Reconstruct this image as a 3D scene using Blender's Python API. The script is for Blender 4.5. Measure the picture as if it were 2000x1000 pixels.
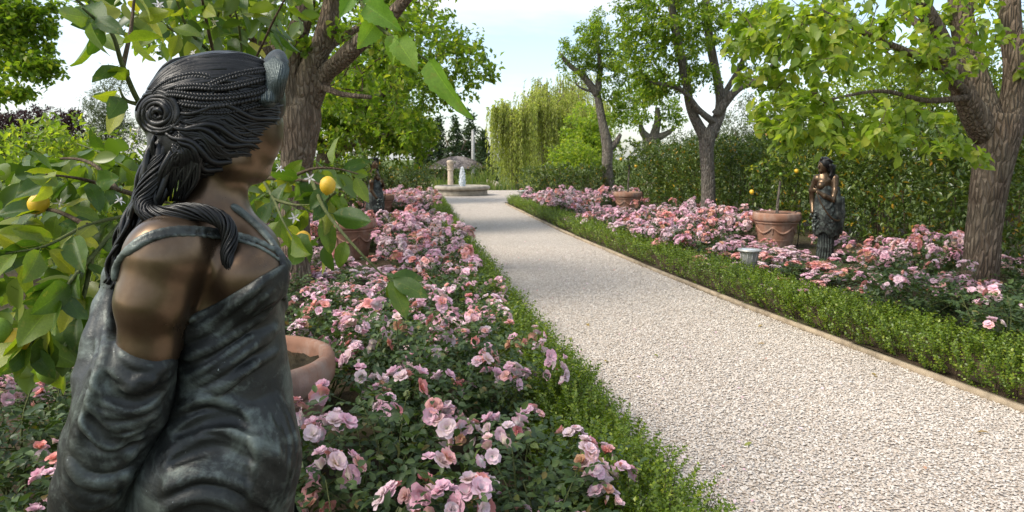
import bpy, math, random
import numpy as np
from mathutils import Vector, Matrix

scene = bpy.context.scene
for o in list(bpy.data.objects):
    bpy.data.objects.remove(o, do_unlink=True)
COL = scene.collection
R = math.radians

# ------------------------------------------------------------------ camera
CAM_H = 1.6
PITCH = math.atan(190.0 / 1333.33)
cam_d = bpy.data.cameras.new('camera')
cam = bpy.data.objects.new('camera', cam_d)
COL.objects.link(cam)
cam.location = (0.0, 0.0, CAM_H)
cam.rotation_euler = (math.pi / 2 - PITCH, 0.0, 0.0)
cam_d.lens = 24.0
cam_d.sensor_width = 36.0
cam_d.clip_start = 0.05
cam_d.clip_end = 3000.0
cam_d.dof.use_dof = True
cam_d.dof.focus_distance = 1.75
cam_d.dof.aperture_fstop = 11.0
scene.camera = cam

# ------------------------------------------------------------------ sky and sun
SUN_ELEV = R(46.0)
SUN_AZ = R(-112.0)          # from +Y, clockwise seen from above: the sun stands to the left, a little behind
world = bpy.data.worlds.new('World')
scene.world = world
world.use_nodes = True
wn = world.node_tree
wn.nodes.clear()
w_out = wn.nodes.new('ShaderNodeOutputWorld')
w_bg = wn.nodes.new('ShaderNodeBackground')
w_bg.inputs['Strength'].default_value = 0.15
w_sky = wn.nodes.new('ShaderNodeTexSky')
w_sky.sky_type = 'NISHITA'
w_sky.sun_disc = False
w_sky.sun_elevation = SUN_ELEV
w_sky.sun_rotation = SUN_AZ
w_sky.air_density = 1.0
w_sky.dust_density = 1.6
w_sky.ozone_density = 1.0
# thin cloud veil, laid out by direction
w_tc = wn.nodes.new('ShaderNodeTexCoord')
w_map = wn.nodes.new('ShaderNodeMapping')
w_map.inputs['Scale'].default_value = (1.2, 1.2, 5.5)
w_map.inputs['Location'].default_value = (0.9, 0.1, 0.4)
w_no = wn.nodes.new('ShaderNodeTexNoise')
w_no.inputs['Scale'].default_value = 1.7
w_no.inputs['Detail'].default_value = 7.0
w_no.inputs['Roughness'].default_value = 0.55
w_no.inputs['Distortion'].default_value = 0.4
w_ramp = wn.nodes.new('ShaderNodeValToRGB')
w_ramp.color_ramp.elements[0].position = 0.42
w_ramp.color_ramp.elements[0].color = (0.14, 0.14, 0.14, 1)
w_ramp.color_ramp.elements[1].position = 0.68
w_ramp.color_ramp.elements[1].color = (0.95, 0.95, 0.95, 1)
w_mix = wn.nodes.new('ShaderNodeMix')
w_mix.data_type = 'RGBA'
w_mix.inputs[7].default_value = (4.5, 4.65, 4.8, 1)
wl = wn.links
wl.new(w_tc.outputs['Generated'], w_map.inputs['Vector'])
wl.new(w_map.outputs['Vector'], w_no.inputs['Vector'])
wl.new(w_no.outputs['Fac'], w_ramp.inputs['Fac'])
wl.new(w_ramp.outputs['Color'], w_mix.inputs[0])
wl.new(w_sky.outputs['Color'], w_mix.inputs[6])
wl.new(w_mix.outputs[2], w_bg.inputs['Color'])
wl.new(w_bg.outputs['Background'], w_out.inputs['Surface'])

sun_d = bpy.data.lights.new('sun', 'SUN')
sun_d.energy = 2.2
sun_d.angle = R(24.0)
sun_d.color = (1.0, 0.93, 0.82)
sun = bpy.data.objects.new('sun', sun_d)
COL.objects.link(sun)
_sd = Vector((math.sin(SUN_AZ) * math.cos(SUN_ELEV), math.cos(SUN_AZ) * math.cos(SUN_ELEV), math.sin(SUN_ELEV)))
sun.rotation_euler = (-_sd).to_track_quat('-Z', 'Y').to_euler()
sun.location = (-20, 0, 20)

scene.view_settings.view_transform = 'Standard'
scene.view_settings.look = 'None'
scene.view_settings.exposure = 0.9
scene.view_settings.gamma = 1.0
scene.view_settings.use_curve_mapping = False
scene.cycles.max_bounces = 7
scene.cycles.diffuse_bounces = 3
scene.cycles.glossy_bounces = 3
scene.cycles.transmission_bounces = 5
scene.cycles.transparent_max_bounces = 8
scene.cycles.use_denoising = True
scene.cycles.caustics_reflective = False
scene.cycles.caustics_refractive = False
scene.cycles.sample_clamp_indirect = 6.0

# ------------------------------------------------------------------ helpers
CT, ST = math.cos(PITCH), math.sin(PITCH)


def at(x, y, Y):
    """world point at depth Y (metres ahead) that the survey of the photograph puts at x, y"""
    u = (x - 1000.0) / 1333.33
    v = (500.0 - y) / 1333.33
    t = Y / (CT + v * ST)
    return np.array((u * t, Y, CAM_H + (-ST + v * CT) * t))


def nrm(v):
    v = np.asarray(v, float)
    return v / np.maximum(np.linalg.norm(v, axis=-1, keepdims=True), 1e-9)


def mesh_np(name, V, faces, mat=None, smooth=False, attrs=None):
    """one mesh from numpy vertices and one or more (n, k) face arrays"""
    me = bpy.data.meshes.new(name)
    V = np.ascontiguousarray(V, dtype=np.float32)
    if not isinstance(faces, (list, tuple)):
        faces = [faces]
    faces = [np.asarray(f, dtype=np.int32) for f in faces if len(f)]
    me.vertices.add(len(V))
    me.vertices.foreach_set('co', V.ravel())
    idx = np.concatenate([f.ravel() for f in faces])
    tot = np.concatenate([np.full(len(f), f.shape[1], np.int32) for f in faces])
    start = np.concatenate(([0], np.cumsum(tot)[:-1])).astype(np.int32)
    me.loops.add(len(idx))
    me.loops.foreach_set('vertex_index', idx.astype(np.int32))
    me.polygons.add(len(tot))
    me.polygons.foreach_set('loop_start', start)
    if smooth:
        me.polygons.foreach_set('use_smooth', np.ones(len(tot), bool))
    for an, av in (attrs or {}).items():
        a = me.attributes.new(an, 'FLOAT', 'POINT')
        a.data.foreach_set('value', np.ascontiguousarray(av, np.float32))
    me.update(calc_edges=True)
    if mat is not None:
        me.materials.append(mat)
    return me


def obj(name, me, parent=None, loc=None, rot=None, scale=None):
    o = bpy.data.objects.new(name, me)
    COL.objects.link(o)
    if parent is not None:
        o.parent = parent
    if loc is not None:
        o.location = loc
    if rot is not None:
        o.rotation_euler = rot
    if scale is not None:
        o.scale = scale if hasattr(scale, '__len__') else (scale,) * 3
    return o


def tag(o, label, cat, group=None, kind=None):
    if label:
        o['label'] = label
    if cat:
        o['category'] = cat
    if group:
        o['group'] = group
    if kind:
        o['kind'] = kind
    return o


def thing(name, label, cat, loc=(0, 0, 0), rz=0.0, group=None, scale=None):
    o = obj(name, None, None, loc, (0, 0, rz), scale)
    o.empty_display_size = 0.1
    return tag(o, label, cat, group)


def copy_tree(o, parent=None):
    c = o.copy()
    COL.objects.link(c)
    c.parent = parent
    for ch in list(o.children):
        copy_tree(ch, c)
    return c


class MB:
    """collects vertices and faces"""
    def __init__(s):
        s.V, s.F3, s.F4, s.n, s.A = [], [], [], 0, []

    def add(s, V, F, a=0.0):
        V = np.asarray(V, float).reshape(-1, 3)
        F = np.asarray(F, int)
        if len(F):
            (s.F3 if F.shape[1] == 3 else s.F4).append(F + s.n)
        s.V.append(V)
        s.A.append(np.full(len(V), a) if np.isscalar(a) else np.asarray(a, float))
        s.n += len(V)

    def mesh(s, name, mat=None, smooth=False, attr=None):
        fs = []
        if s.F3:
            fs.append(np.concatenate(s.F3))
        if s.F4:
            fs.append(np.concatenate(s.F4))
        return mesh_np(name, np.concatenate(s.V), fs, mat, smooth, {attr: np.concatenate(s.A)} if attr else None)


def tube(P, rad, k=6, cap=True, closed=False, phase=0.0):
    """swept tube along P with per-point radius; returns V, F(quads), with end points pinched"""
    P = np.asarray(P, float)
    n = len(P)
    rad = np.broadcast_to(np.asarray(rad, float), (n,))
    T = np.gradient(P, axis=0)
    T = nrm(T)
    ref = np.array((0.0, 0.0, 1.0)) if abs(T[0][2]) < 0.9 else np.array((1.0, 0.0, 0.0))
    U = np.zeros_like(P)
    u = nrm(np.cross(T[0], ref))
    for i in range(n):
        u = u - T[i] * np.dot(u, T[i])
        u = u / max(np.linalg.norm(u), 1e-9)
        U[i] = u
    W = np.cross(T, U)
    a = np.arange(k) * (2 * math.pi / k) + phase
    V = P[:, None, :] + rad[:, None, None] * (np.cos(a)[None, :, None] * U[:, None, :] + np.sin(a)[None, :, None] * W[:, None, :])
    V = V.reshape(-1, 3)
    i = np.arange(n - 1)[:, None] * k
    j = np.arange(k)[None, :]
    j2 = (j + 1) % k
    F = np.stack([i + j, i + j2, i + k + j2, i + k + j], axis=-1).reshape(-1, 4)
    if cap:
        V = np.concatenate([V, P[:1], P[-1:]])
        c0, c1 = n * k, n * k + 1
        jj = np.arange(k)
        f0 = np.stack([np.full(k, c0), (jj + 1) % k, jj, np.full(k, c0)], -1)
        f1 = np.stack([np.full(k, c1), (n - 1) * k + jj, (n - 1) * k + (jj + 1) % k, np.full(k, c1)], -1)
        return V, F, np.concatenate([f0[:, :3], f1[:, :3]])
    return V, F, np.zeros((0, 3), int)


def add_tube(mb, P, rad, k=6, cap=True, a=0.0, phase=0.0):
    V, F, C = tube(P, rad, k, cap, phase=phase)
    n0 = mb.n
    mb.add(V, F, a)
    if len(C):
        mb.F3.append(C + n0)


def lathe(mb, prof, k=32, a=0.0, wob=0.0, seed=0, center=(0, 0, 0)):
    """revolve (r, z) profile"""
    prof = np.asarray(prof, float)
    n = len(prof)
    an = np.arange(k) * 2 * math.pi / k
    rr = prof[:, 0][:, None] * np.ones((1, k))
    if wob:
        g = np.random.default_rng(seed)
        rr = rr * (1 + wob * g.normal(size=(n, k)))
    V = np.stack([rr * np.cos(an), rr * np.sin(an), np.repeat(prof[:, 1][:, None], k, 1)], -1).reshape(-1, 3) + np.asarray(center)
    i = np.arange(n - 1)[:, None] * k
    j = np.arange(k)[None, :]
    j2 = (j + 1) % k
    F = np.stack([i + j, i + j2, i + k + j2, i + k + j], -1).reshape(-1, 4)
    mb.add(V, F, a)


def box(mb, c, s, rz=0.0, jit=0.0, rng=None, taper=0.0):
    c = np.asarray(c, float)
    h = np.asarray(s, float) / 2
    V = np.array([(x, y, z) for z in (-1, 1) for y in (-1, 1) for x in (-1, 1)], float)
    if taper:
        V[4:, :2] *= (1 - taper)
    V = V * h
    if jit and rng is not None:
        V = V + rng.normal(size=V.shape) * jit
    ca, sa = math.cos(rz), math.sin(rz)
    V = np.stack([V[:, 0] * ca - V[:, 1] * sa, V[:, 0] * sa + V[:, 1] * ca, V[:, 2]], -1) + c
    F = [(0, 2, 3, 1), (4, 5, 7, 6), (0, 1, 5, 4), (2, 6, 7, 3), (0, 4, 6, 2), (1, 3, 7, 5)]
    mb.add(V, F)


def smooth_path(P, n):
    """Catmull-Rom resample of points (any number of columns)"""
    P = np.asarray(P, float)
    if len(P) == 2:
        t = np.linspace(0, 1, n)[:, None]
        return P[0] * (1 - t) + P[1] * t
    Q = np.concatenate([2 * P[:1] - P[1:2], P, 2 * P[-1:] - P[-2:-1]])
    m = len(P) - 1
    out = []
    for s in np.linspace(0, m - 1e-6, n):
        i = int(s)
        t = s - i
        p0, p1, p2, p3 = Q[i], Q[i + 1], Q[i + 2], Q[i + 3]
        out.append(0.5 * (2 * p1 + (p2 - p0) * t + (2 * p0 - 5 * p1 + 4 * p2 - p3) * t * t + (3 * p1 - p0 - 3 * p2 + p3) * t ** 3))
    return np.array(out)


# leaf templates: (u along, v across, w out of plane), faces
LEAF4 = (np.array([(0, 0, 0), (.45, .5, .10), (1, 0, -.06), (.45, -.5, .10)]), np.array([(0, 2, 1), (0, 3, 2)]))
LEAF6 = (np.array([(0, 0, 0), (.28, .42, .09), (.28, -.42, .09), (.66, .40, .06), (.66, -.40, .06), (1, 0, -.12), (.30, 0, -.01), (.66, 0, -.03)]),
         np.array([(0, 6, 1), (0, 2, 6), (1, 6, 7), (1, 7, 3), (6, 2, 4), (6, 4, 7), (3, 7, 5), (7, 4, 5)]))


def leaf_cloud(P, T, N, S, W=0.5, tpl=LEAF4):
    """one leaf for each row: base P, direction T, face normal N, length S, width ratio W"""
    P = np.asarray(P, float)
    T = nrm(T)
    B = nrm(np.cross(N, T))
    N = np.cross(T, B)
    S = np.broadcast_to(np.asarray(S, float), (len(P),))
    W = np.broadcast_to(np.asarray(W, float), (len(P),))
    L, F = tpl
    V = (P[:, None, :] + T[:, None, :] * (L[None, :, 0, None] * S[:, None, None])
         + B[:, None, :] * (L[None, :, 1, None] * (S * W)[:, None, None])
         + N[:, None, :] * (L[None, :, 2, None] * S[:, None, None]))
    m = len(L)
    FF = (F[None, :, :] + (np.arange(len(P)) * m)[:, None, None]).reshape(-1, F.shape[1])
    return V.reshape(-1, 3), FF


def rdir(rng, n):
    return nrm(rng.normal(size=(n, 3)))


def vnoise(P, scale, seed=0):
    """smooth value noise in [-1, 1] for points (n, 3)"""
    Q = np.asarray(P, float) * scale
    I = np.floor(Q).astype(np.int64)
    Fr = Q - I
    Fr = Fr * Fr * (3 - 2 * Fr)
    out = np.zeros(len(Q))
    for dx in (0, 1):
        for dy in (0, 1):
            for dz in (0, 1):
                h = ((I[:, 0] + dx) * 73856093) ^ ((I[:, 1] + dy) * 19349663) ^ ((I[:, 2] + dz) * 83492791) ^ (seed * 2654435761)
                h = (h ^ (h >> 13)) * 1274126177
                v = ((h & 0xFFFF) / 65535.0) * 2 - 1
                out += v * np.where(dx, Fr[:, 0], 1 - Fr[:, 0]) * np.where(dy, Fr[:, 1], 1 - Fr[:, 1]) * np.where(dz, Fr[:, 2], 1 - Fr[:, 2])
    return out

# ------------------------------------------------------------------ materials
class NT:
    def __init__(s, name):
        s.m = bpy.data.materials.new(name)
        s.m.use_nodes = True
        s.t = s.m.node_tree
        s.t.nodes.clear()
        s.out = s.n('OutputMaterial')

    def n(s, kind, **kw):
        x = s.t.nodes.new('ShaderNode' + kind)
        for k, v in kw.items():
            if k in x.inputs:
                x.inputs[k].default_value = v
            else:
                setattr(x, k, v)
        return x

    def l(s, a, b):
        s.t.links.new(a, b)

    def ramp(s, src, stops, interp='LINEAR'):
        r = s.n('ValToRGB')
        cr = r.color_ramp
        cr.interpolation = interp
        while len(cr.elements) < len(stops):
            cr.elements.new(0.5)
        for e, (p, c) in zip(cr.elements, stops):
            e.position = p
            e.color = (*c, 1) if len(c) == 3 else c
        s.l(src, r.inputs['Fac'])
        return r.outputs['Color']

    def mix(s, fac, a, b, mode='MIX'):
        x = s.n('Mix', data_type='RGBA', blend_type=mode)
        for i, v in ((0, fac), (6, a), (7, b)):
            if hasattr(v, 'is_linked') or hasattr(v, 'links'):
                s.l(v, x.inputs[i])
            else:
                x.inputs[i].default_value = v if i == 0 or len(v) == 4 else (*v, 1)
        return x.outputs[2]

    def noise(s, scale, detail=4.0, rough=0.55, coord='Object', mapscale=None, dist=0.0):
        tc = s.n('TexCoord')
        src = tc.outputs[coord]
        if mapscale:
            mp = s.n('Mapping')
            mp.inputs['Scale'].default_value = mapscale
            s.l(src, mp.inputs['Vector'])
            src = mp.outputs['Vector']
        x = s.n('TexNoise')
        x.inputs['Scale'].default_value = scale
        x.inputs['Detail'].default_value = detail
        x.inputs['Roughness'].default_value = rough
        x.inputs['Distortion'].default_value = dist
        s.l(src, x.inputs['Vector'])
        return x.outputs['Fac']

    def voronoi(s, scale, feature='F1', coord='Object', out='Distance', mapscale=None):
        tc = s.n('TexCoord')
        src = tc.outputs[coord]
        if mapscale:
            mp = s.n('Mapping')
            mp.inputs['Scale'].default_value = mapscale
            s.l(src, mp.inputs['Vector'])
            src = mp.outputs['Vector']
        x = s.n('TexVoronoi')
        x.feature = feature
        x.inputs['Scale'].default_value = scale
        s.l(src, x.inputs['Vector'])
        return x.outputs[out]

    def bump(s, h, strength, dist=0.01, normal=None):
        b = s.n('Bump')
        b.inputs['Strength'].default_value = strength
        b.inputs['Distance'].default_value = dist
        s.l(h, b.inputs['Height'])
        if normal is not None:
            s.l(normal, b.inputs['Normal'])
        return b.outputs['Normal']

    def bsdf(s, color=None, rough=0.6, metal=0.0, spec=0.5, normal=None, **kw):
        p = s.n('BsdfPrincipled')
        if color is not None:
            if hasattr(color, 'links'):
                s.l(color, p.inputs['Base Color'])
            else:
                p.inputs['Base Color'].default_value = (*color, 1)
        for nm, v in (('Roughness', rough), ('Metallic', metal), ('Specular IOR Level', spec)):
            if hasattr(v, 'links'):
                s.l(v, p.inputs[nm])
            else:
                p.inputs[nm].default_value = v
        if normal is not None:
            s.l(normal, p.inputs['Normal'])
        for k, v in kw.items():
            p.inputs[k].default_value = v
        return p

    def done(s, shader):
        s.l(shader, s.out.inputs['Surface'])
        return s.m


def leaf_mat(name, stops, trans=0.35, rough=0.45, spec=0.4, tboost=1.5, src='island', vein=False):
    """leaf: each one takes its own tone from the ramp; light passes through"""
    t = NT(name)
    if src == 'island':
        rnd = t.n('NewGeometry').outputs['Random Per Island']
    else:
        rnd = t.n('ObjectInfo').outputs['Random']
    col = t.ramp(rnd, stops)
    nz = t.noise(0.9 if src == 'island' else 25.0, 3.0)
    col = t.mix(0.5, col, t.ramp(nz, [(0.3, (0.62, 0.66, 0.6)), (0.7, (1.25, 1.2, 1.1))]), 'MULTIPLY')
    normal = None
    if vein:
        at_ = t.n('Attribute', attribute_name='across')
        wv = t.ramp(at_.outputs['Fac'], [(0.0, (1.5, 1.45, 1.2)), (0.05, (1, 1, 1)), (1.0, (0.96, 0.98, 0.92))])
        col = t.mix(1.0, col, wv, 'MULTIPLY')
        sp_ = t.noise(7.0, 4.0, 0.65)
        col = t.mix(t.ramp(sp_, [(0.60, (0, 0, 0)), (0.72, (0.55, 0.55, 0.55))]), col, (0.24, 0.22, 0.05))
        col = t.mix(t.ramp(t.noise(16.0, 3.0), [(0.70, (0, 0, 0)), (0.76, (0.7, 0.7, 0.7))]), col, (0.10, 0.07, 0.03))
        nb = t.noise(60.0, 3.0)
        normal = t.bump(nb, 0.25, 0.004)
    p = t.bsdf(col, rough, 0.0, spec, normal)
    tr = t.n('BsdfTranslucent')
    g = t.mix(1.0, col, (tboost * 1.05, tboost * 1.1, tboost * 0.35, 1), 'MULTIPLY')
    t.l(g, tr.inputs['Color'])
    if trans <= 0:
        return t.done(p.outputs[0])
    ms = t.n('MixShader')
    ms.inputs[0].default_value = trans
    t.l(p.outputs[0], ms.inputs[1])
    t.l(tr.outputs[0], ms.inputs[2])
    return t.done(ms.outputs[0])


def bark_mat(name, c0, c1, c2, scale=1.0, bump=0.9):
    t = NT(name)
    n1 = t.noise(9.0 * scale, 6.0, 0.65, mapscale=(1, 1, 0.22), dist=1.2)
    n2 = t.noise(2.2 * scale, 3.0, 0.5)
    v = t.voronoi(26.0 * scale, 'DISTANCE_TO_EDGE', mapscale=(1, 1, 0.2))
    col = t.ramp(n1, [(0.25, c0), (0.52, c1), (0.78, c2)])
    col = t.mix(t.ramp(n2, [(0.45, (0, 0, 0)), (0.75, (0.6, 0.6, 0.6))]), col, tuple(0.55 * a + 0.45 * b for a, b in zip(c2, (0.16, 0.17, 0.11))))
    col = t.mix(t.ramp(v, [(0.0, (0.42, 0.42, 0.42)), (0.10, (0, 0, 0))]), col, c0)
    h = t.mix(0.8, n1, t.ramp(v, [(0.0, (0, 0, 0)), (0.25, (1, 1, 1))]), 'ADD')
    return t.done(t.bsdf(col, 0.9, 0.0, 0.15, t.bump(h, bump, 0.05 / scale)).outputs[0])


M = {}
M['bark'] = bark_mat('bark', (0.085, 0.06, 0.042), (0.21, 0.155, 0.11), (0.34, 0.265, 0.195))
M['bark_grey'] = bark_mat('bark_grey', (0.095, 0.08, 0.065), (0.23, 0.195, 0.16), (0.36, 0.32, 0.265))
M['twig'] = bark_mat('twig', (0.045, 0.03, 0.02), (0.10, 0.07, 0.045), (0.17, 0.12, 0.08), 3.0, 0.4)
M['green_twig'] = bark_mat('green_twig', (0.05, 0.06, 0.02), (0.10, 0.12, 0.04), (0.16, 0.16, 0.07), 4.0, 0.3)

M['leaf_mulb'] = leaf_mat('leaf_mulb', [(0, (0.07, 0.125, 0.018)), (0.5, (0.125, 0.19, 0.026)), (0.85, (0.19, 0.25, 0.035)), (1, (0.27, 0.28, 0.045))], 0.48, 0.5, 0.3, 2.5)
M['leaf_lime'] = leaf_mat('leaf_lime', [(0, (0.11, 0.18, 0.025)), (0.5, (0.19, 0.26, 0.038)), (0.85, (0.25, 0.31, 0.05)), (1, (0.34, 0.34, 0.06))], 0.46, 0.45, 0.35, 2.2)
M['leaf_plain'] = leaf_mat('leaf_plain', [(0, (0.06, 0.10, 0.020)), (0.5, (0.105, 0.155, 0.028)), (0.9, (0.16, 0.205, 0.04)), (1, (0.22, 0.22, 0.045))], 0.46, 0.5, 0.3, 2.4)
M['leaf_laurel'] = leaf_mat('leaf_laurel', [(0, (0.04, 0.075, 0.018)), (0.5, (0.085, 0.135, 0.028)), (0.9, (0.16, 0.205, 0.038)), (0.965, (0.15, 0.2, 0.04)), (0.97, (0.45, 0.33, 0.03)), (1, (0.50, 0.24, 0.03))], 0.22, 0.3, 0.5, 1.5)
M['leaf_box'] = leaf_mat('leaf_box', [(0, (0.075, 0.125, 0.012)), (0.5, (0.13, 0.20, 0.018)), (0.85, (0.19, 0.26, 0.025)), (1, (0.28, 0.32, 0.035))], 0.30, 0.38, 0.45, 1.6)
M['leaf_rose'] = leaf_mat('leaf_rose', [(0, (0.035, 0.065, 0.022)), (0.55, (0.062, 0.105, 0.032)), (0.9, (0.10, 0.15, 0.04)), (0.97, (0.13, 0.17, 0.04)), (1, (0.22, 0.15, 0.05))], 0.22, 0.45, 0.4, 1.5)
M['leaf_willow'] = leaf_mat('leaf_willow', [(0, (0.26, 0.30, 0.09)), (0.5, (0.38, 0.41, 0.15)), (1, (0.50, 0.50, 0.22))], 0.58, 0.5, 0.3, 1.9)  # pale willow green, lightened further in the colour to stand in for distance haze
M['leaf_dark'] = leaf_mat('leaf_dark', [(0, (0.035, 0.06, 0.03)), (0.6, (0.06, 0.095, 0.045)), (1, (0.09, 0.13, 0.06))], 0.3, 0.6, 0.25, 1.2)
M['leaf_purple'] = leaf_mat('leaf_purple', [(0, (0.022, 0.010, 0.016)), (0.6, (0.05, 0.02, 0.03)), (1, (0.10, 0.04, 0.045))], 0.25, 0.5, 0.3, 1.1)
M['leaf_olive'] = leaf_mat('leaf_olive', [(0, (0.07, 0.10, 0.05)), (0.6, (0.14, 0.18, 0.10)), (1, (0.24, 0.28, 0.17))], 0.25, 0.55, 0.3, 1.2)
M['leaf_lemon'] = leaf_mat('leaf_lemon', [(0, (0.045, 0.095, 0.014)), (0.45, (0.08, 0.14, 0.018)), (0.75, (0.14, 0.20, 0.022)), (0.92, (0.24, 0.27, 0.03)), (1, (0.33, 0.32, 0.04))], 0.36, 0.42, 0.4, 1.9, 'object', True)
M['leaf_lemon_far'] = leaf_mat('leaf_lemon_far', [(0, (0.05, 0.10, 0.016)), (0.5, (0.10, 0.16, 0.024)), (0.85, (0.18, 0.23, 0.035)), (0.97, (0.27, 0.29, 0.04)), (1, (0.42, 0.37, 0.05))], 0.36, 0.35, 0.5, 1.7)
M['leaf_mulb_near'] = leaf_mat('leaf_mulb_near', [(0, (0.09, 0.20, 0.03)), (0.5, (0.13, 0.25, 0.04)), (1, (0.19, 0.30, 0.05))], 0.42, 0.5, 0.3, 1.8, 'object', True)
M['reed'] = leaf_mat('reed', [(0, (0.10, 0.17, 0.04)), (0.6, (0.18, 0.25, 0.06)), (1, (0.33, 0.33, 0.11))], 0.3, 0.5, 0.3, 1.3)


def simple(name, color, rough=0.6, metal=0.0, spec=0.4, nscale=8.0, vary=0.25, bump=0.15, bscale=60.0, bdist=0.004):
    t = NT(name)
    n = t.noise(nscale, 5.0)
    lo = tuple(c * (1 - vary) for c in color)
    hi = tuple(min(1, c * (1 + vary)) for c in color)
    col = t.ramp(n, [(0.3, lo), (0.7, hi)])
    return t.done(t.bsdf(col, rough, metal, spec, t.bump(t.noise(bscale, 4.0), bump, bdist)).outputs[0])


def gravel_mat(name, ground=False):
    t = NT(name)
    if ground:
        cell = t.voronoi(62.0, out='Color')
        sep = t.n('SeparateColor')
        t.l(cell, sep.inputs[0])
        rnd = sep.outputs[0]
    else:
        rnd = t.n('NewGeometry').outputs['Random Per Island']
    col = t.ramp(rnd, [(0.0, (0.38, 0.31, 0.24)), (0.08, (0.49, 0.415, 0.34)), (0.35, (0.575, 0.505, 0.43)), (0.7, (0.645, 0.585, 0.51)), (1.0, (0.74, 0.695, 0.635))])
    n = t.noise(0.55, 4.0, 0.6, 'Object')
    col = t.mix(0.55, col, t.ramp(n, [(0.3, (0.86, 0.84, 0.82)), (0.7, (1.06, 1.04, 1.0))]), 'MULTIPLY')
    n2 = t.noise(90.0, 3.0)
    col = t.mix(0.35, col, t.ramp(n2, [(0.3, (0.75, 0.72, 0.7)), (0.7, (1.1, 1.1, 1.1))]), 'MULTIPLY')
    if ground:
        e = t.voronoi(62.0, 'DISTANCE_TO_EDGE')
        col = t.mix(t.ramp(e, [(0.0, (0.8, 0.8, 0.8)), (0.08, (0, 0, 0))]), col, (0.30, 0.25, 0.20))
        v = t.voronoi(62.0)
        nb = t.bump(v, 0.9, 0.02)
    else:
        nb = t.bump(n2, 0.3, 0.003)
    return t.done(t.bsdf(col, 0.85, 0.0, 0.2, nb).outputs[0])


M['gravel'] = gravel_mat('gravel')
M['gravel_bed'] = gravel_mat('gravel_bed', True)


def soil_mat():
    t = NT('soil')
    n = t.noise(5.0, 8.0, 0.7)
    col = t.ramp(n, [(0.3, (0.035, 0.025, 0.017)), (0.55, (0.085, 0.062, 0.04)), (0.75, (0.14, 0.105, 0.07))])
    n2 = t.noise(0.7, 3.0)
    col = t.mix(t.ramp(n2, [(0.45, (0, 0, 0)), (0.65, (0.5, 0.5, 0.5))]), col, (0.06, 0.085, 0.03))
    return t.done(t.bsdf(col, 0.95, 0, 0.1, t.bump(t.noise(30.0, 6.0, 0.7), 0.8, 0.04)).outputs[0])


M['soil'] = soil_mat()


def grass_mat():
    t = NT('meadow')
    n = t.noise(1.5, 8.0, 0.7)
    col = t.ramp(n, [(0.3, (0.05, 0.08, 0.02)), (0.55, (0.11, 0.14, 0.04)), (0.75, (0.20, 0.19, 0.08))])
    return t.done(t.bsdf(col, 0.95, 0, 0.1, t.bump(t.noise(20.0, 6.0, 0.7), 0.8, 0.05)).outputs[0])


M['meadow'] = grass_mat()


def terracotta_mat(name, base):
    t = NT(name)
    n = t.noise(5.0, 6.0, 0.6)
    col = t.ramp(n, [(0.3, tuple(c * 0.72 for c in base)), (0.55, base), (0.8, tuple(min(1, c * 1.35 + 0.03) for c in base))])
    n2 = t.noise(3.0, 7.0, 0.7, mapscale=(1, 1, 0.6))
    col = t.mix(t.ramp(n2, [(0.46, (0, 0, 0)), (0.68, (0.6, 0.6, 0.6))]), col, (0.43, 0.38, 0.33))
    n3 = t.noise(7.0, 5.0, 0.6, mapscale=(1, 1, 0.25))
    col = t.mix(t.ramp(n3, [(0.55, (0, 0, 0)), (0.75, (0.5, 0.5, 0.5))]), col, (0.10, 0.065, 0.045))
    return t.done(t.bsdf(col, 0.85, 0, 0.2, t.bump(t.noise(45.0, 6.0, 0.65), 0.35, 0.006)).outputs[0])


M['terracotta'] = terracotta_mat('terracotta', (0.33, 0.175, 0.115))


def stone_mat(name, base, stain=(0.12, 0.09, 0.06), scale=4.0):
    t = NT(name)
    n = t.noise(scale, 7.0, 0.65)
    col = t.ramp(n, [(0.28, tuple(c * 0.55 for c in base)), (0.5, base), (0.75, tuple(min(1, c * 1.3) for c in base))])
    n2 = t.noise(scale * 0.7, 6.0, 0.7)
    col = t.mix(t.ramp(n2, [(0.5, (0, 0, 0)), (0.72, (0.6, 0.6, 0.6))]), col, stain)
    return t.done(t.bsdf(col, 0.9, 0, 0.2, t.bump(t.noise(scale * 8, 6.0, 0.7), 0.5, 0.02)).outputs[0])


M['stone'] = stone_mat('stone', (0.36, 0.32, 0.26))
M['stone_pale'] = stone_mat('stone_pale', (0.52, 0.43, 0.33), (0.25, 0.18, 0.12), 6.0)
M['edging'] = stone_mat('edging', (0.40, 0.32, 0.22), (0.2, 0.14, 0.09), 9.0)
M['thatch'] = simple('thatch', (0.30, 0.265, 0.245), 0.95, 0, 0.1, 6.0, 0.4, 0.8, 30.0, 0.05)
M['pole_grey'] = simple('pole_grey', (0.36, 0.35, 0.33), 0.8)
M['black_plastic'] = simple('black_plastic', (0.02, 0.02, 0.022), 0.5)
M['lamp_metal'] = simple('lamp_metal', (0.46, 0.45, 0.42), 0.45, 0.6, 0.5, 10, 0.2, 0.1)
M['lamp_glass'] = simple('lamp_glass', (0.60, 0.64, 0.68), 0.15, 0.0, 0.6, 10, 0.1, 0.05)


def lemon_mat():
    t = NT('lemon_skin')
    rnd = t.n('ObjectInfo').outputs['Random']
    col = t.ramp(rnd, [(0.0, (0.66, 0.36, 0.015)), (1.0, (0.72, 0.48, 0.03))])
    return t.done(t.bsdf(col, 0.4, 0, 0.5, t.bump(t.noise(160.0, 2.0), 0.25, 0.003)).outputs[0])


M['lemon'] = lemon_mat()
M['lime'] = simple('unripe_lemon', (0.16, 0.26, 0.03), 0.4, 0, 0.5, 20, 0.2, 0.2, 160, 0.003)
M['citrus_flower'] = simple('citrus_flower', (0.75, 0.70, 0.66), 0.5, 0, 0.3, 20, 0.1, 0.05)


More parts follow.
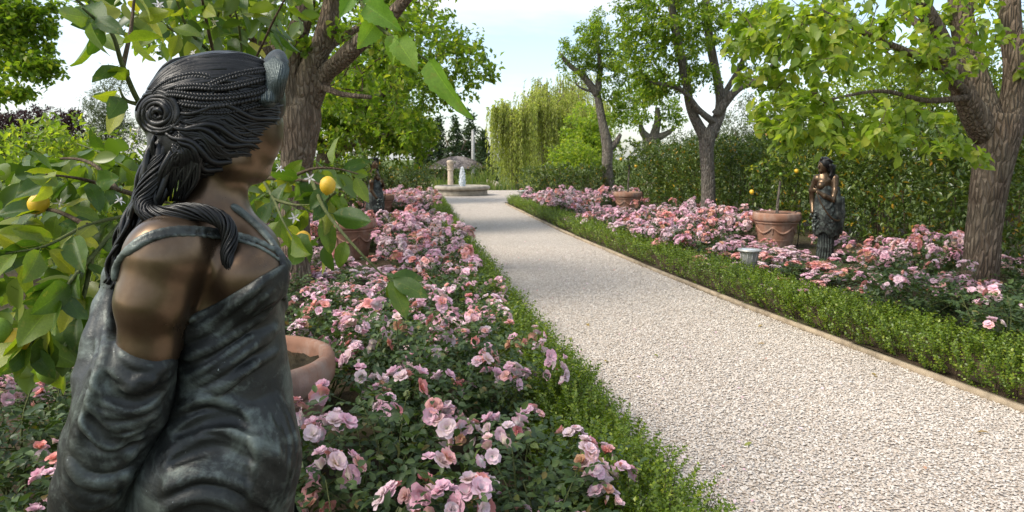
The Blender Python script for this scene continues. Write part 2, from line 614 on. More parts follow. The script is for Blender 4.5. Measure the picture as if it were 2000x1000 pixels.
def petal_mat():
    """rose petals: each bloom its own pink, paler towards the heart, deeper at the rim"""
    t = NT('rose_petal')
    rnd = t.n('ObjectInfo').outputs['Random']
    isl = t.n('Attribute', attribute_name='tone').outputs['Fac']
    ad = t.n('Math', operation='ADD')
    t.l(rnd, ad.inputs[0])
    t.l(isl, ad.inputs[1])
    fr = t.n('Math', operation='FRACT')
    t.l(ad.outputs[0], fr.inputs[0])
    tone = fr.outputs[0]
    rim = t.ramp(tone, [(0.0, (0.86, 0.45, 0.56)), (0.2, (0.86, 0.53, 0.64)), (0.40, (0.86, 0.60, 0.67)), (0.62, (0.85, 0.69, 0.74)), (0.76, (0.86, 0.52, 0.55)), (0.90, (0.85, 0.38, 0.34)), (0.955, (0.80, 0.30, 0.34)), (0.97, (0.58, 0.36, 0.20)), (1.0, (0.45, 0.27, 0.14))])
    heart = t.ramp(tone, [(0.0, (0.86, 0.74, 0.76)), (0.4, (0.88, 0.82, 0.80)), (0.7, (0.88, 0.78, 0.62)), (0.88, (0.87, 0.60, 0.40)), (1.0, (0.82, 0.42, 0.38))])
    out = t.n('Attribute', attribute_name='rim').outputs['Fac']
    col = t.mix(t.ramp(out, [(0.25, (0, 0, 0)), (0.95, (1, 1, 1))]), heart, rim)
    p = t.bsdf(col, 0.55, 0, 0.25)
    tr = t.n('BsdfTranslucent')
    t.l(col, tr.inputs['Color'])
    ms = t.n('MixShader')
    ms.inputs[0].default_value = 0.3
    t.l(p.outputs[0], ms.inputs[1])
    t.l(tr.outputs[0], ms.inputs[2])
    return t.done(ms.outputs[0])


M['petal'] = petal_mat()
M['stamen'] = simple('stamen', (0.62, 0.42, 0.08), 0.7, 0, 0.2, 40, 0.3, 0.2)

# ------------------------------------------------------------------ ground, path, beds
RY = np.array([-2.0, 4.13, 4.89, 5.99, 7.75, 10.14, 14.78, 23.43, 30.0])
RX = np.array([4.70, 3.23, 3.04, 2.77, 2.37, 1.92, 1.11, -0.14, -1.0])
LY = np.array([-2.0, 2.29, 2.97, 3.52, 4.3, 5.49, 7.38, 9.82, 13.76, 21.62, 30.0])
LX = np.array([1.45, 0.78, 0.64, 0.53, 0.39, 0.18, -0.10, -0.47, -1.04, -2.14, -3.3])


def redge(y):
    return np.interp(y, RY, RX)


def ledge(y):
    return np.interp(y, LY, LX)


def ground_z(x, y):
    """level garden, falling away to the pond behind the fountain"""
    t = np.clip((np.asarray(y, float) - 35.5) / 7.0, 0, 1)
    return -1.1 * t * t * (3 - 2 * t)


def build_ground():
    xs = np.unique(np.concatenate([np.linspace(-600, -40, 8), np.linspace(-40, 40, 41), np.linspace(40, 600, 8)]))
    ys = np.unique(np.concatenate([np.linspace(-60, 20, 9), np.linspace(20, 60, 41), np.linspace(60, 1500, 10)]))
    X, Y = np.meshgrid(xs, ys)
    Z = ground_z(X, Y) + np.where(Y > 34, 0.05 * np.sin(X * 0.9) * np.cos(Y * 0.7), 0.0)
    V = np.stack([X, Y, Z], -1).reshape(-1, 3)
    nx = len(xs)
    i = (np.arange(len(ys) - 1)[:, None] * nx + np.arange(nx - 1)[None, :]).ravel()
    F = np.stack([i, i + 1, i + nx + 1, i + nx], -1)
    tag(obj('ground', mesh_np('ground', V, F, M['meadow'], True)), None, None, kind='structure')


def strip(name, ys, xa, xb, z, mat, nx=6, bumpy=0.0, seed=1):
    rng = np.random.default_rng(seed)
    t = np.linspace(0, 1, nx)
    X = xa[:, None] * (1 - t) + xb[:, None] * t
    Y = np.repeat(ys[:, None], nx, 1)
    Z = np.full_like(X, z) + bumpy * rng.uniform(0, 1, X.shape)
    V = np.stack([X, Y, Z], -1).reshape(-1, 3)
    i = (np.arange(len(ys) - 1)[:, None] * nx + np.arange(nx - 1)[None, :]).ravel()
    F = np.stack([i, i + 1, i + nx + 1, i + nx], -1)
    return tag(obj(name, mesh_np(name, V, F, mat, True)), None, None, kind='structure')


def build_path():
    ys = np.concatenate([np.linspace(-2, 24, 80), np.linspace(24.2, 35.0, 20)])
    xl = np.where(ys < 24.1, ledge(ys) - 0.12, -2.5 - 5.5 * np.clip((ys - 24.1) / 3.0, 0, 1))
    xr = np.where(ys < 24.1, redge(ys), -0.2 + 0.2 * np.clip((ys - 24.1) / 2.0, 0, 1))
    xr = np.where(ys > 26.5, 3.4, xr)
    strip('path', ys, xl, xr, 0.006, M['gravel_bed'], 10)
    yb = np.linspace(-2, 25, 90)
    rng = np.random.default_rng(5)
    strip('flower_bed_left', yb, np.full_like(yb, -7.5), ledge(yb) - 0.125, 0.012, M['soil'], 40, 0.05, 3)
    strip('flower_bed_right', yb, redge(yb) + 0.05, np.full_like(yb, 9.5), 0.012, M['soil'], 40, 0.05, 4)


def build_edging():
    """low timber edging boards along the right side of the path"""
    root = tag(obj('path_edging', None), None, None, kind='structure')
    y = 2.6
    rng = np.random.default_rng(8)
    while y < 24.0:
        L = rng.uniform(1.3, 1.9)
        y2 = min(y + L, 24.2)
        a = np.array((redge(y) + 0.025, y + 0.006, 0.0))
        b = np.array((redge(y2) + 0.025, y2 - 0.006, 0.0))
        mb = MB()
        c = (a + b) / 2
        d = b - a
        dz = rng.uniform(-0.006, 0.006)
        box(mb, (c[0], c[1], 0.02 + dz), (0.046, np.linalg.norm(d), 0.06), math.atan2(d[1], d[0]) - math.pi / 2, 0.0012, rng)
        obj('board', mb.mesh('board', M['edging']), root)
        y = y2


def build_gravel():
    rng = np.random.default_rng(11)
    # chips lie thick near the eye and thin out with distance, where the sheet below carries on
    n = 150000
    y = 2.2 + (12.5 - 2.2) * rng.random(n) ** 1.55
    u = rng.random(n)
    xl, xr = ledge(y) - 0.10, redge(y)
    x = xl + (xr - xl) * u
    keep = rng.random(n) < np.clip((y + 0.6) / 6.0, 0.30, 1.0) * np.clip((14.5 - y) / 6.0, 0, 1) * 1.25
    # drop what lies outside the frame
    px = 1000 + 1333.33 * x / (y * CT + CAM_H * ST)
    keep &= (px < 2080)
    x, y = x[keep], y[keep]
    n = len(x)
    base = np.array([(1, 0, 0), (-1, 0, 0), (0, 1, 0), (0, -1, 0), (0.35, 0.3, 1), (-0.4, -0.2, 0.95), (0.1, -0.1, -0.9)], float)
    Fb = np.array([(0, 2, 4), (2, 1, 5), (2, 5, 4), (1, 3, 5), (3, 0, 4), (3, 4, 5)])
    s = rng.uniform(0.0054, 0.0100, n) * (1 + 0.25 * (rng.random(n) > 0.93))
    ax = np.stack([s * rng.uniform(0.95, 1.5, n), s * rng.uniform(0.65, 1.0, n), s * rng.uniform(0.3, 0.55, n)], -1)
    V = base[None] * (1 + rng.normal(size=(n, 7, 3)) * 0.16) * ax[:, None, :]
    az = rng.uniform(0, 2 * math.pi, n)
    tl = rng.normal(0, 0.24, n)
    ca, sa, cb, sb = np.cos(az), np.sin(az), np.cos(tl), np.sin(tl)
    X, Y, Z = V[..., 0], V[..., 1], V[..., 2]
    X, Z = X * cb[:, None] + Z * sb[:, None], -X * sb[:, None] + Z * cb[:, None]
    X, Y = X * ca[:, None] - Y * sa[:, None], X * sa[:, None] + Y * ca[:, None]
    V = np.stack([X + x[:, None], Y + y[:, None], Z + (0.008 + rng.random(n) * 0.007)[:, None]], -1)
    F = (Fb[None] + (np.arange(n) * 7)[:, None, None]).reshape(-1, 3)
    o = obj('gravel', mesh_np('gravel', V.reshape(-1, 3), F, M['gravel']))
    tag(o, 'loose cream and beige stone chips covering the garden path', 'gravel', kind='stuff')


build_ground()
build_path()
build_edging()
build_gravel()

# ------------------------------------------------------------------ trees
def grow(rng, nodes, rad, attr, seg=0.22, sag=0.05, wig=0.05):
    """join each attractor to the nearest wood; returns chains of points (each starts on existing wood)"""
    nodes = [np.asarray(nodes, float)]
    cnt = len(nodes[0])
    buf = np.zeros((cnt + len(attr) * 12 + 10, 3))
    buf[:cnt] = nodes[0]
    par = -np.ones(len(buf), int)
    chain_of = []
    d0 = np.min(np.linalg.norm(attr[:, None, :] - buf[None, :cnt], axis=-1), axis=1) if len(attr) * cnt < 4e6 else np.linalg.norm(attr - buf[:cnt].mean(0), axis=1)
    for i in np.argsort(d0):
        p = attr[i]
        d = np.linalg.norm(buf[:cnt] - p, axis=1)
        k = int(np.argmin(d))
        L = d[k]
        if L < 0.03:
            continue
        m = int(min(10, max(2, round(L / seg))))
        t = np.linspace(0, 1, m + 1)[1:, None]
        Q = buf[k] * (1 - t) + p * t
        bow = np.sin(t * math.pi)
        Q = Q + bow * rng.normal(size=3) * wig * L + np.array((0, 0, 1.0)) * bow * sag * L
        idx = np.arange(cnt, cnt + m)
        buf[idx] = Q
        par[idx[0]] = k
        par[idx[1:]] = idx[:-1]
        chain_of.append((k, idx))
        cnt += m
    buf, par = buf[:cnt], par[:cnt]
    r = np.full(cnt, 0.0)
    e = 2.4
    tip = 0.0028 ** e
    acc = np.zeros(cnt)
    haschild = np.zeros(cnt, bool)
    for i in range(cnt - 1, -1, -1):
        if not haschild[i]:
            acc[i] += tip
        r[i] = acc[i] ** (1 / e)
        if par[i] >= 0:
            acc[par[i]] += acc[i]
            haschild[par[i]] = True
    return buf, par, r, chain_of


def blob_points(rng, blobs):
    out = []
    for (c, s, n) in blobs:
        d = rdir(rng, n) * (rng.random((n, 1)) ** 0.45)
        out.append(np.asarray(c, float) + d * np.asarray(s, float))
    return np.concatenate(out)


def rough_tube(mb, P4, k, seed, amp=0.06, ridge=0.0, n=None):
    """bark-covered trunk or limb through (x, y, z, r) points"""
    n = n or max(6, len(P4) * 6)
    Q = smooth_path(P4, n)
    V, F, C = tube(Q[:, :3], Q[:, 3], k)
    ctr = np.concatenate([np.repeat(Q[:, :3], k, 0), Q[:1, :3], Q[-1:, :3]])
    rad = np.concatenate([np.repeat(Q[:, 3], k), Q[:1, 3], Q[-1:, 3]])
    d = V - ctr
    dn = nrm(d)
    nz = vnoise(V, 4.0, seed) * 0.6 + vnoise(V * np.array((1, 1, 0.35)), 14.0, seed + 1) * 0.4
    if ridge:
        nz = nz + ridge * np.abs(vnoise(V * np.array((1, 1, 0.16)), 34.0, seed + 2))
    V = V + dn * (nz * amp * rad)[:, None] * (np.linalg.norm(d, axis=1) > 1e-6)[:, None]
    n0 = mb.n
    mb.add(V, F)
    mb.F3.append(C + n0)
    return Q


def make_tree(name, label, base, trunk, limbs, blobs, leaf, lsize, per=10, seed=1, group=None, cat='tree', bark='bark',
              W=0.55, tpl=LEAF4, droop=0.35, spread=0.10, k=14, seg=0.22, amp=0.06, ridge=0.0, lastfrac=0.75, upright=0.0, twig_r=1.0, clear=None):
    """trunk and limbs are lists of world (x, y, z, r); blobs are (centre, half sizes, number of shoots)"""
    rng = np.random.default_rng(seed)
    b = np.array((base[0], base[1], 0.0))
    root = thing(name, label, cat, tuple(b), group=group)
    mb = MB()
    Q = rough_tube(mb, trunk, k, seed, amp, ridge, n=max(24, len(trunk) * 10))
    mb.V = [v - b for v in mb.V]
    obj('trunk', mb.mesh('trunk', M[bark], True), root)
    nodes = [Q[int(len(Q) * 0.75):, :3]]
    for li, lp in enumerate(limbs):
        mb = MB()
        q = rough_tube(mb, lp, max(6, k - 5), seed + 10 + li, amp, ridge)
        mb.V = [v - b for v in mb.V]
        obj('branch', mb.mesh('branch', M[bark], True), root)
        nodes.append(q[2:, :3])
    nodes = np.concatenate(nodes)
    attr = blob_points(rng, blobs)
    buf, par, r, chains = grow(rng, nodes, None, attr, seg)
    mb = MB()
    LP, LT = [], []
    for (kk, idx) in chains:
        P = np.concatenate([buf[kk:kk + 1], buf[idx]])
        rr = np.concatenate([[min(r[idx[0]] * 1.05, 0.08)], r[idx]]) * twig_r
        add_tube(mb, P - b, np.minimum(rr, 0.07), 5 if rr[0] > 0.012 else 4, False)
        m = max(2, per)
        t = 1 - rng.random(m) * lastfrac
        s = t * (len(P) - 1)
        i = np.clip(s.astype(int), 0, len(P) - 2)
        f = (s - i)[:, None]
        LP.append(P[i] * (1 - f) + P[i + 1] * f)
        LT.append(nrm(P[i + 1] - P[i]))
    obj('twig', mb.mesh('twig', M['twig'], False), root)['kind'] = 'stuff'
    LP = np.concatenate(LP)
    LT = np.concatenate(LT)
    n = len(LP)
    T = nrm(LT * 0.5 + rdir(rng, n) * 0.9 + np.array((0, 0, -droop + upright)))
    N = nrm(np.array((0, 0, 1.0)) + rdir(rng, n) * 0.75)
    LP = LP + rdir(rng, n) * spread * rng.random((n, 1))
    S = lsize * rng.uniform(0.65, 1.25, n)
    if clear is not None:
        kp = ~clear(LP)
        LP, T, N, S = LP[kp], T[kp], N[kp], S[kp]
    V, F = leaf_cloud(LP - b, T, N, S, W, tpl)
    obj('crown', mesh_np('crown', V, F, M[leaf], tpl is not LEAF4), root)
    return root


def A4(x, y, Y, r):
    p = at(x, y, Y)
    return (p[0], p[1], p[2], r)


def ladder(base, top, r0, r1, n=5, seed=0, bend=0.05):
    rng = np.random.default_rng(seed)
    t = np.linspace(0, 1, n)
    P = np.array(base)[None] * (1 - t)[:, None] + np.array(top)[None] * t[:, None]
    P[1:-1, :2] += rng.normal(size=(n - 2, 2)) * bend
    return [(p[0], p[1], p[2], r0 + (r1 - r0) * tt) for p, tt in zip(P, t)]


GT = 'broad-leaved trees lining the path'

# tree on the left, just behind the foreground statue
b = (-2.44, 7.55)
make_tree('mulberry_tree', 'thick forked tree with bare limbs rising behind the foreground statue\'s head', b,
          [(-2.46, 7.55, -0.1, .23), (-2.44, 7.55, .15, .18), (-2.42, 7.55, .7, .165), (-2.40, 7.55, 1.25, .165), A4(583, 290, 7.5, .185), A4(588, 225, 7.5, .205), A4(594, 190, 7.5, .17)],
          [[A4(580, 240, 7.5, .17), A4(566, 170, 7.45, .14), A4(572, 100, 7.4, .115), A4(598, 0, 7.3, .095), A4(600, -150, 7.2, .07), A4(580, -320, 7.1, .03)],
           [A4(592, 215, 7.5, .17), A4(603, 150, 7.4, .125), A4(628, 85, 7.3, .105), A4(648, 20, 7.25, .10), A4(655, -90, 7.2, .07), A4(690, -260, 7.1, .03)],
           [A4(598, 205, 7.5, .15), A4(630, 150, 7.4, .10), A4(665, 120, 7.2, .09), A4(697, 88, 7.0, .085), A4(745, 50, 6.8, .07), A4(795, -5, 6.6, .055), A4(860, -90, 6.3, .03)],
           [A4(615, 168, 7.45, .05), A4(640, 174, 7.3, .035), A4(668, 184, 7.2, .028), A4(724, 190, 7.0, .02)],
           [A4(560, 190, 7.5, .12), A4(545, 110, 7.9, .09), A4(525, 0, 8.2, .07), A4(480, -120, 8.4, .04)],
           [A4(622, 140, 7.4, .06), A4(640, 95, 7.6, .05), A4(690, 60, 7.8, .04), A4(760, 20, 8.0, .025)],
           [A4(555, 150, 7.4, .08), A4(470, 40, 7.0, .06), A4(380, -20, 6.6, .045), A4(330, -60, 6.2, .03)]],
          [((-2.3, 7.6, 4.6), (2.6, 2.2, 1.3), 80), ((-2.9, 7.0, 3.1), (1.4, 1.2, 0.55), 110), ((-1.4, 7.9, 3.2), (0.9, 1.0, 0.6), 80), ((-3.6, 8.6, 3.0), (1.0, 1.2, 0.7), 90), ((-1.9, 9.2, 2.6), (0.9, 0.8, 0.7), 90)],
          'leaf_mulb', 0.10, 13, 21, GT, W=0.62, tpl=LEAF6, k=22, amp=0.10, ridge=0.5)

# second tree on the left: the big dark crown over the bed
b = (-4.25, 15.9)
make_tree('mulberry_tree', 'wide low-crowned green tree over the left bed, behind the second lemon pot', b,
          ladder((b[0], b[1], -0.1), (-4.15, 15.9, 1.9), .30, .24, 6, 3),
          [[(-4.15, 15.9, 1.7, .17), (-3.5, 15.6, 2.5, .12), (-2.6, 15.3, 3.2, .08), (-1.7, 15.1, 3.7, .04)],
           [(-4.15, 15.9, 1.75, .16), (-4.0, 16.2, 2.9, .12), (-3.6, 16.3, 4.2, .07)],
           [(-4.2, 15.9, 1.75, .15), (-5.1, 15.6, 2.7, .11), (-6.2, 15.5, 3.6, .06)],
           [(-4.15, 15.8, 1.6, .10), (-3.4, 15.0, 1.95, .07), (-2.6, 14.5, 2.1, .04)]],
          [((-2.7, 15.4, 3.7), (1.9, 1.8, 1.5), 420), ((-1.2, 15.2, 3.6), (0.9, 1.0, 0.9), 90), ((-3.6, 15.2, 2.3), (1.5, 1.4, 0.7), 260), ((-2.3, 14.9, 2.0), (0.9, 0.9, 0.5), 130),
           ((-5.6, 15.9, 3.2), (1.8, 1.8, 1.5), 260), ((-3.2, 15.9, 5.6), (2.6, 2.0, 1.2), 150)],
          'leaf_mulb', 0.13, 15, 22, GT, W=0.6, spread=0.2)

b = (-5.6, 25.5)
make_tree('mulberry_tree', 'third tree of the left row, mostly hidden behind the wide low crown', b,
          ladder((b[0], b[1], -0.1), (-5.5, 25.5, 2.2), .28, .22, 6, 4),
          [[(-5.5, 25.5, 2.0, .15), (-4.7, 25.2, 3.0, .09), (-3.9, 25, 3.9, .05)], [(-5.5, 25.5, 2.0, .15), (-6.2, 25.7, 3.4, .09), (-6.9, 25.8, 4.4, .05)]],
          [((-4.9, 25.3, 4.0), (2.0, 2.0, 1.6), 320), ((-4.0, 25.0, 2.8), (1.2, 1.2, 0.8), 130), ((-6.7, 25.6, 4.0), (1.7, 1.8, 1.6), 160)],
          'leaf_mulb', 0.16, 15, 23, GT, W=0.6, spread=0.3)

# tree on the right, close to the frame
b = (5.10, 7.28)
make_tree('mulberry_tree', 'thick-trunked tree with lime leaves close on the right of the picture', b,
          [(5.06, 7.28, -0.1, .22), (5.06, 7.28, .12, .185), (5.06, 7.28, .5, .17), (5.06, 7.28, 1.1, .168), (5.08, 7.28, 1.5, .18), (5.10, 7.28, 1.85, .215), (5.12, 7.28, 2.05, .20)],
          [[A4(1925, 262, 7.28, .15), A4(1880, 180, 7.1, .105), A4(1845, 95, 7.0, .085), A4(1800, 10, 6.8, .075), A4(1740, -70, 6.6, .06), A4(1640, -150, 6.4, .03)],
           [A4(1935, 262, 7.3, .17), A4(1908, 160, 7.4, .125), A4(1882, 60, 7.5, .115), A4(1872, -60, 7.6, .11), A4(1860, -250, 7.7, .06)],
           [A4(1965, 262, 7.28, .15), A4(1982, 150, 7.3, .105), A4(1972, 0, 7.4, .095), A4(1990, -200, 7.5, .06)],
           [A4(1895, 190, 7.1, .055), A4(1820, 125, 6.6, .036), A4(1700, 70, 6.2, .024), A4(1600, 20, 5.9, .02)],
           [A4(1890, 190, 7.0, .034), A4(1810, 196, 6.7, .024), A4(1720, 178, 6.3, .017), A4(1610, 196, 6.0, .009)],
           [A4(1900, 170, 7.5, .08), A4(1840, 90, 8.2, .06), A4(1760, 20, 8.8, .04)]],
          [(at(1660, 50, 6.4), (1.15, 1.1, 0.42), 66), (at(1550, 110, 6.0), (0.62, 0.7, 0.34), 38), (at(1790, 150, 6.6), (0.65, 0.7, 0.38), 26), (at(1625, 240, 5.6), (0.52, 0.5, 0.26), 30), (at(1770, 265, 5.9), (0.45, 0.5, 0.26), 20), (at(1520, 220, 5.7), (0.30, 0.4, 0.2), 10), (at(1480, 60, 6.0), (0.3, 0.5, 0.3), 12),
           (at(1900, 300, 6.3), (0.30, 0.3, 0.13), 7), (at(1930, 60, 7.2), (0.9, 1.2, 0.5), 34), ((4.6, 7.4, 4.6), (2.3, 2.4, 1.1), 110), ((3.6, 8.2, 3.2), (0.9, 1.0, 0.5), 30)],
          'leaf_lime', 0.10, 15, 24, GT, W=0.66, tpl=LEAF6, k=24, amp=0.08, ridge=0.45, droop=0.5)

b = (4.76, 16.5)
make_tree('mulberry_tree', 'grey forked tree with an open see-through crown beside the right-hand pots', b,
          [(4.74, 16.5, -0.1, .24), (4.74, 16.5, .2, .19), (4.72, 16.5, 1.0, .165), A4(1380, 300, 16.5, .16), A4(1381, 270, 16.5, .20), A4(1383, 250, 16.5, .18)],
          [[A4(1376, 268, 16.5, .15), A4(1350, 215, 16.4, .11), A4(1340, 160, 16.3, .10), A4(1325, 90, 16.2, .10), A4(1310, 0, 16.1, .08), A4(1300, -120, 16, .04)],
           [A4(1388, 265, 16.5, .16), A4(1408, 210, 16.6, .13), A4(1400, 150, 16.7, .10), A4(1385, 70, 16.8, .10), A4(1378, -30, 16.9, .07), A4(1370, -150, 17, .04)],
           [A4(1398, 225, 16.5, .12), A4(1440, 175, 16.3, .09), A4(1490, 150, 16.1, .07), A4(1525, 105, 15.9, .04)],
           [A4(1395, 240, 16.5, .09), A4(1365, 215, 16.2, .07), A4(1330, 175, 16.0, .06), A4(1270, 160, 15.7, .03)],
           [A4(1405, 200, 16.6, .08), A4(1450, 120, 16.8, .06), A4(1470, 40, 17, .04)]],
          [(at(1300, 60, 16.2), (1.25, 1.2, 0.9), 190), (at(1390, 50, 16.6), (1.2, 1.3, 0.8), 130), (at(1480, 70, 16.3), (0.75, 0.9, 0.8), 80), (at(1240, 90, 16.0), (0.6, 0.7, 0.8), 70), (at(1270, 170, 16.0), (0.55, 0.7, 0.5), 70), (at(1350, 150, 16.2), (0.8, 0.9, 0.5), 60), (at(1250, 10, 16.2), (.7, .8, .6), 60),
           ((4.7, 16.5, 6.2), (2.3, 2.2, 1.0), 170)],
          'leaf_mulb', 0.095, 24, 25, GT, W=0.55, spread=0.15, bark='bark_grey', ridge=0.4)

b = (3.75, 26.5)
make_tree('mulberry_tree', 'slender leaning grey tree, farthest in the right bed, left of the second pot', b,
          [(3.78, 26.5, -0.1, .30), (3.78, 26.5, .3, .24), A4(1186, 330, 26.5, .21), A4(1186, 285, 26.5, .21), A4(1176, 235, 26.5, .16), A4(1166, 180, 26.5, .14)],
          [[A4(1167, 185, 26.5, .16), A4(1140, 150, 26.4, .12), A4(1110, 125, 26.3, .09), A4(1095, 105, 26.2, .05)],
           [A4(1166, 185, 26.5, .14), A4(1172, 130, 26.5, .10), A4(1165, 70, 26.4, .06)],
           [A4(1188, 292, 26.5, .17), A4(1203, 278, 26.5, .12), A4(1212, 262, 26.4, .07)],
           [A4(1160, 180, 26.5, .05), A4(1135, 172, 26.3, .04), A4(1122, 160, 26.2, .02)]],
          [(at(1125, 110, 26.3), (0.8, 0.8, 0.9), 90), (at(1165, 90, 26.4), (0.9, 0.9, 1.2), 130), (at(1205, 140, 26.4), (0.9, 0.9, 1.3), 120), (at(1215, 210, 26.4), (0.6, 0.7, 0.7), 60), (at(1170, 45, 26.4), (0.4, 0.6, 0.6), 26)],
          'leaf_mulb', 0.12, 22, 26, GT, W=0.5, spread=0.2, bark='bark_grey')

b = (6.3, 30.5)
make_tree('mulberry_tree', 'knobbly pollarded tree standing behind the laurel hedge between two garden trees', b,
          [(6.3, 30.5, -0.1, .34), (6.25, 30.5, 1.5, .30), A4(1272, 290, 30.5, .30), A4(1272, 268, 30.5, .40)],
          [[A4(1268, 272, 30.5, .2), A4(1255, 258, 30.4, .15), A4(1250, 240, 30.3, .08)], [A4(1276, 270, 30.5, .22), A4(1284, 240, 30.5, .16), A4(1284, 210, 30.5, .1)], [A4(1280, 270, 30.5, .2), A4(1300, 262, 30.4, .13), A4(1318, 250, 30.3, .07)]],
          [(at(1270, 180, 30.5), (1.6, 1.4, 1.3), 170), (at(1310, 230, 30.2), (0.9, 0.8, 0.6), 60), (at(1240, 230, 30.3), (0.7, 0.8, 0.7), 50)],
          'leaf_mulb', 0.16, 12, 27, GT, W=0.5, spread=0.25, bark='bark_grey')


# ------------------------------------------------------------------ trees and shrubs beyond the beds
def far_tree(name, label, x, y, h, blobs, leaf, lsize, per, seed, group=None, tr=0.16, W=0.5, spread=0.3, droop=0.3, upright=0.0, cat='tree', n=None):
    z0 = float(ground_z(x, y))
    make_tree(name, label, (x, y), ladder((x, y, z0 - 0.2), (x, y, z0 + h * 0.45), tr, tr * 0.7, 5, seed, 0.04),
              [ladder((x, y, z0 + h * 0.42), (x + dx * h * 0.2, y + dy * h * 0.2, z0 + h * f), tr * 0.6, tr * 0.2, 4, seed + i, 0.1)
               for i, (dx, dy, f) in enumerate(((0.1, 0, 0.9), (0.8, -0.4, 0.7), (-0.8, 0.3, 0.75)))],
              blobs, leaf, lsize, per, seed, group, cat, W=W, spread=spread, droop=droop, upright=upright, k=8, seg=0.5)


GB = 'trees beyond the garden beds'


def B(px, py, D, sx, sz, n, sy=None):
    return (at(px, py, D), (sx, sy or sx, sz), n)


far_tree('maple_tree', 'tall leafy green tree at the top left corner against the sky', -13.4, 17.0, 6.0,
         [B(20, 60, 17, 0.95, 0.9, 170), B(70, 130, 16.6, 0.55, 0.35, 70), B(40, 20, 17, 1.0, 0.6, 120), B(-60, 90, 17.5, 1.2, 1.2, 160), B(30, 180, 16.8, 0.5, 0.25, 34)],
         'leaf_mulb', 0.15, 13, 41, GB, W=0.75, spread=0.2, droop=0.15)
for i, (px, D, py, sx, sz) in enumerate(((15, 34, 250, 1.1, 0.9), (75, 36, 238, 1.3, 1.0), (135, 35, 245, 1.0, 0.95))):
    lab = ('purple-leaved plum tree cut by the frame\'s left edge', 'purple-leaved plum tree, middle one of three at the far left', 'purple-leaved plum tree beside the pale feathery tree')[i]
    p = at(px, 310, D)
    far_tree('plum_tree', lab, p[0], D, 3.6, [B(px, py, D, sx, sz, 190), B(px, 290, D, sx, 1.0, 120)], 'leaf_purple', 0.15, 13, 50 + i, 'purple plum trees', spread=0.2, upright=0.5)
p = at(215, 310, 24)
far_tree('tamarisk_tree', 'pale feathery wispy tree behind the statue\'s bun', p[0], 24, 4.4,
         [B(200, 230, 24, 0.75, 1.1, 260), B(240, 260, 24, 0.8, 0.8, 190), B(220, 170, 24, 0.5, 0.7, 70), B(330, 240, 24, 0.9, 0.9, 120)], 'leaf_olive', 0.13, 12, 54, GB, W=0.12, spread=0.25, upright=0.7, tr=0.07)
for i, (px, py, D, sx, sz, n, lf, lab) in enumerate((
        (40, 300, 9.0, 0.9, 0.45, 170, 'leaf_plain', 'low green shrub at the frame\'s left edge under the plum trees'),
        (120, 315, 8.0, 0.7, 0.55, 150, 'leaf_lime', 'light green shrub with upright shoots left of the statue\'s hair'),
        (230, 330, 9.5, 0.9, 0.5, 170, 'leaf_plain', 'dark green shrub just behind the long hair of the foreground statue'),
        (430, 380, 11.5, 1.1, 0.75, 200, 'leaf_plain', 'green shrub hidden behind the neck of the foreground statue'),
        (620, 340, 19, 1.3, 1.0, 230, 'leaf_mulb', 'leafy shrub behind the trunk of the left-hand second tree'),
        (500, 320, 17, 1.6, 1.2, 240, 'leaf_mulb', 'tall shrub between the left trunk and the statue\'s face'))):
    p = at(px, 310, D)
    far_tree('shrub', lab, p[0], D, p[2] * 0.9, [B(px, py, D, sx, sz, n), (np.array((p[0], D, 0.6)), (sx, sx, 0.6), n // 2)], lf, 0.085 if D < 10 else 0.11, 11, 60 + i, 'shrubs behind the left bed', tr=0.05, W=0.5, spread=0.12, upright=0.5, cat='shrub')

# right side background
for i, (px, py, D, sx, sz, n, lf, ls, lab) in enumerate((
        (1150, 270, 37, 1.7, 1.8, 330, 'leaf_lime', 0.2, 'bright green tree between the willows and the leaning trunk'),
        (1120, 320, 34, 1.4, 0.9, 220, 'leaf_lime', 0.16, 'yellow-green rounded bush in front of the willows'),
        (1470, 250, 24, 1.3, 1.2, 300, 'leaf_olive', 0.12, 'grey-green olive tree behind the laurel hedge, right of the forked tree'),
        (1390, 290, 33, 2.4, 1.2, 300, 'leaf_olive', 0.18, 'hazy grey-green tree far behind the forked trunk'),
        (1560, 230, 20, 1.4, 1.4, 300, 'leaf_plain', 0.13, 'green tree rising behind the bronze statue on the right'),
        (1720, 190, 14, 1.3, 1.0, 330, 'leaf_lime', 0.11, 'sunlit lime-green tree behind the statue and the hedge'),
        (1860, 230, 13, 1.3, 1.2, 280, 'leaf_plain', 0.11, 'dark green tree directly behind the thick right trunk'),
        (1990, 180, 13, 1.2, 1.5, 260, 'leaf_plain', 0.11, 'dark green tree cut by the frame\'s right edge'))):
    p = at(px, 310, D)
    q = at(px, py, D)
    far_tree('broadleaf_tree', lab, p[0], D, q[2] + sz * 0.6, [(q, (sx, sx, sz), n), (np.array((p[0], D, 1.6)), (sx, sx, 1.1), n // 2)], lf, ls, 12, 80 + i, GB, W=0.55 if lf != 'leaf_olive' else 0.25, spread=0.25, upright=0.2)

# dark wood behind the kiosk: separate conifers
for i, (px, D, h, w) in enumerate(((828, 62, 5.3, 1.7), (858, 66, 6.6, 1.8), (890, 64, 6.3, 1.8), (918, 66, 6.9, 1.9), (944, 61, 4.9, 1.5))):
    p = at(px, 310, D)
    bl = [(np.array((p[0], D, -1.1 + h * f)), (w * (1.05 - f) + 0.25, w * (1.05 - f) + 0.25, h * 0.13), int(95 * (1.15 - f))) for f in (0.15, 0.35, 0.55, 0.75, 0.92)]
    far_tree('cypress_tree', ('first', 'second', 'third', 'fourth', 'fifth')[i] + ' dark evergreen tree behind the thatched roof, counted from the left',
             p[0], D, h, bl, 'leaf_dark', 0.34, 10, 100 + i, 'dark evergreens behind the thatched roof', spread=0.4, upright=0.5, tr=0.2)


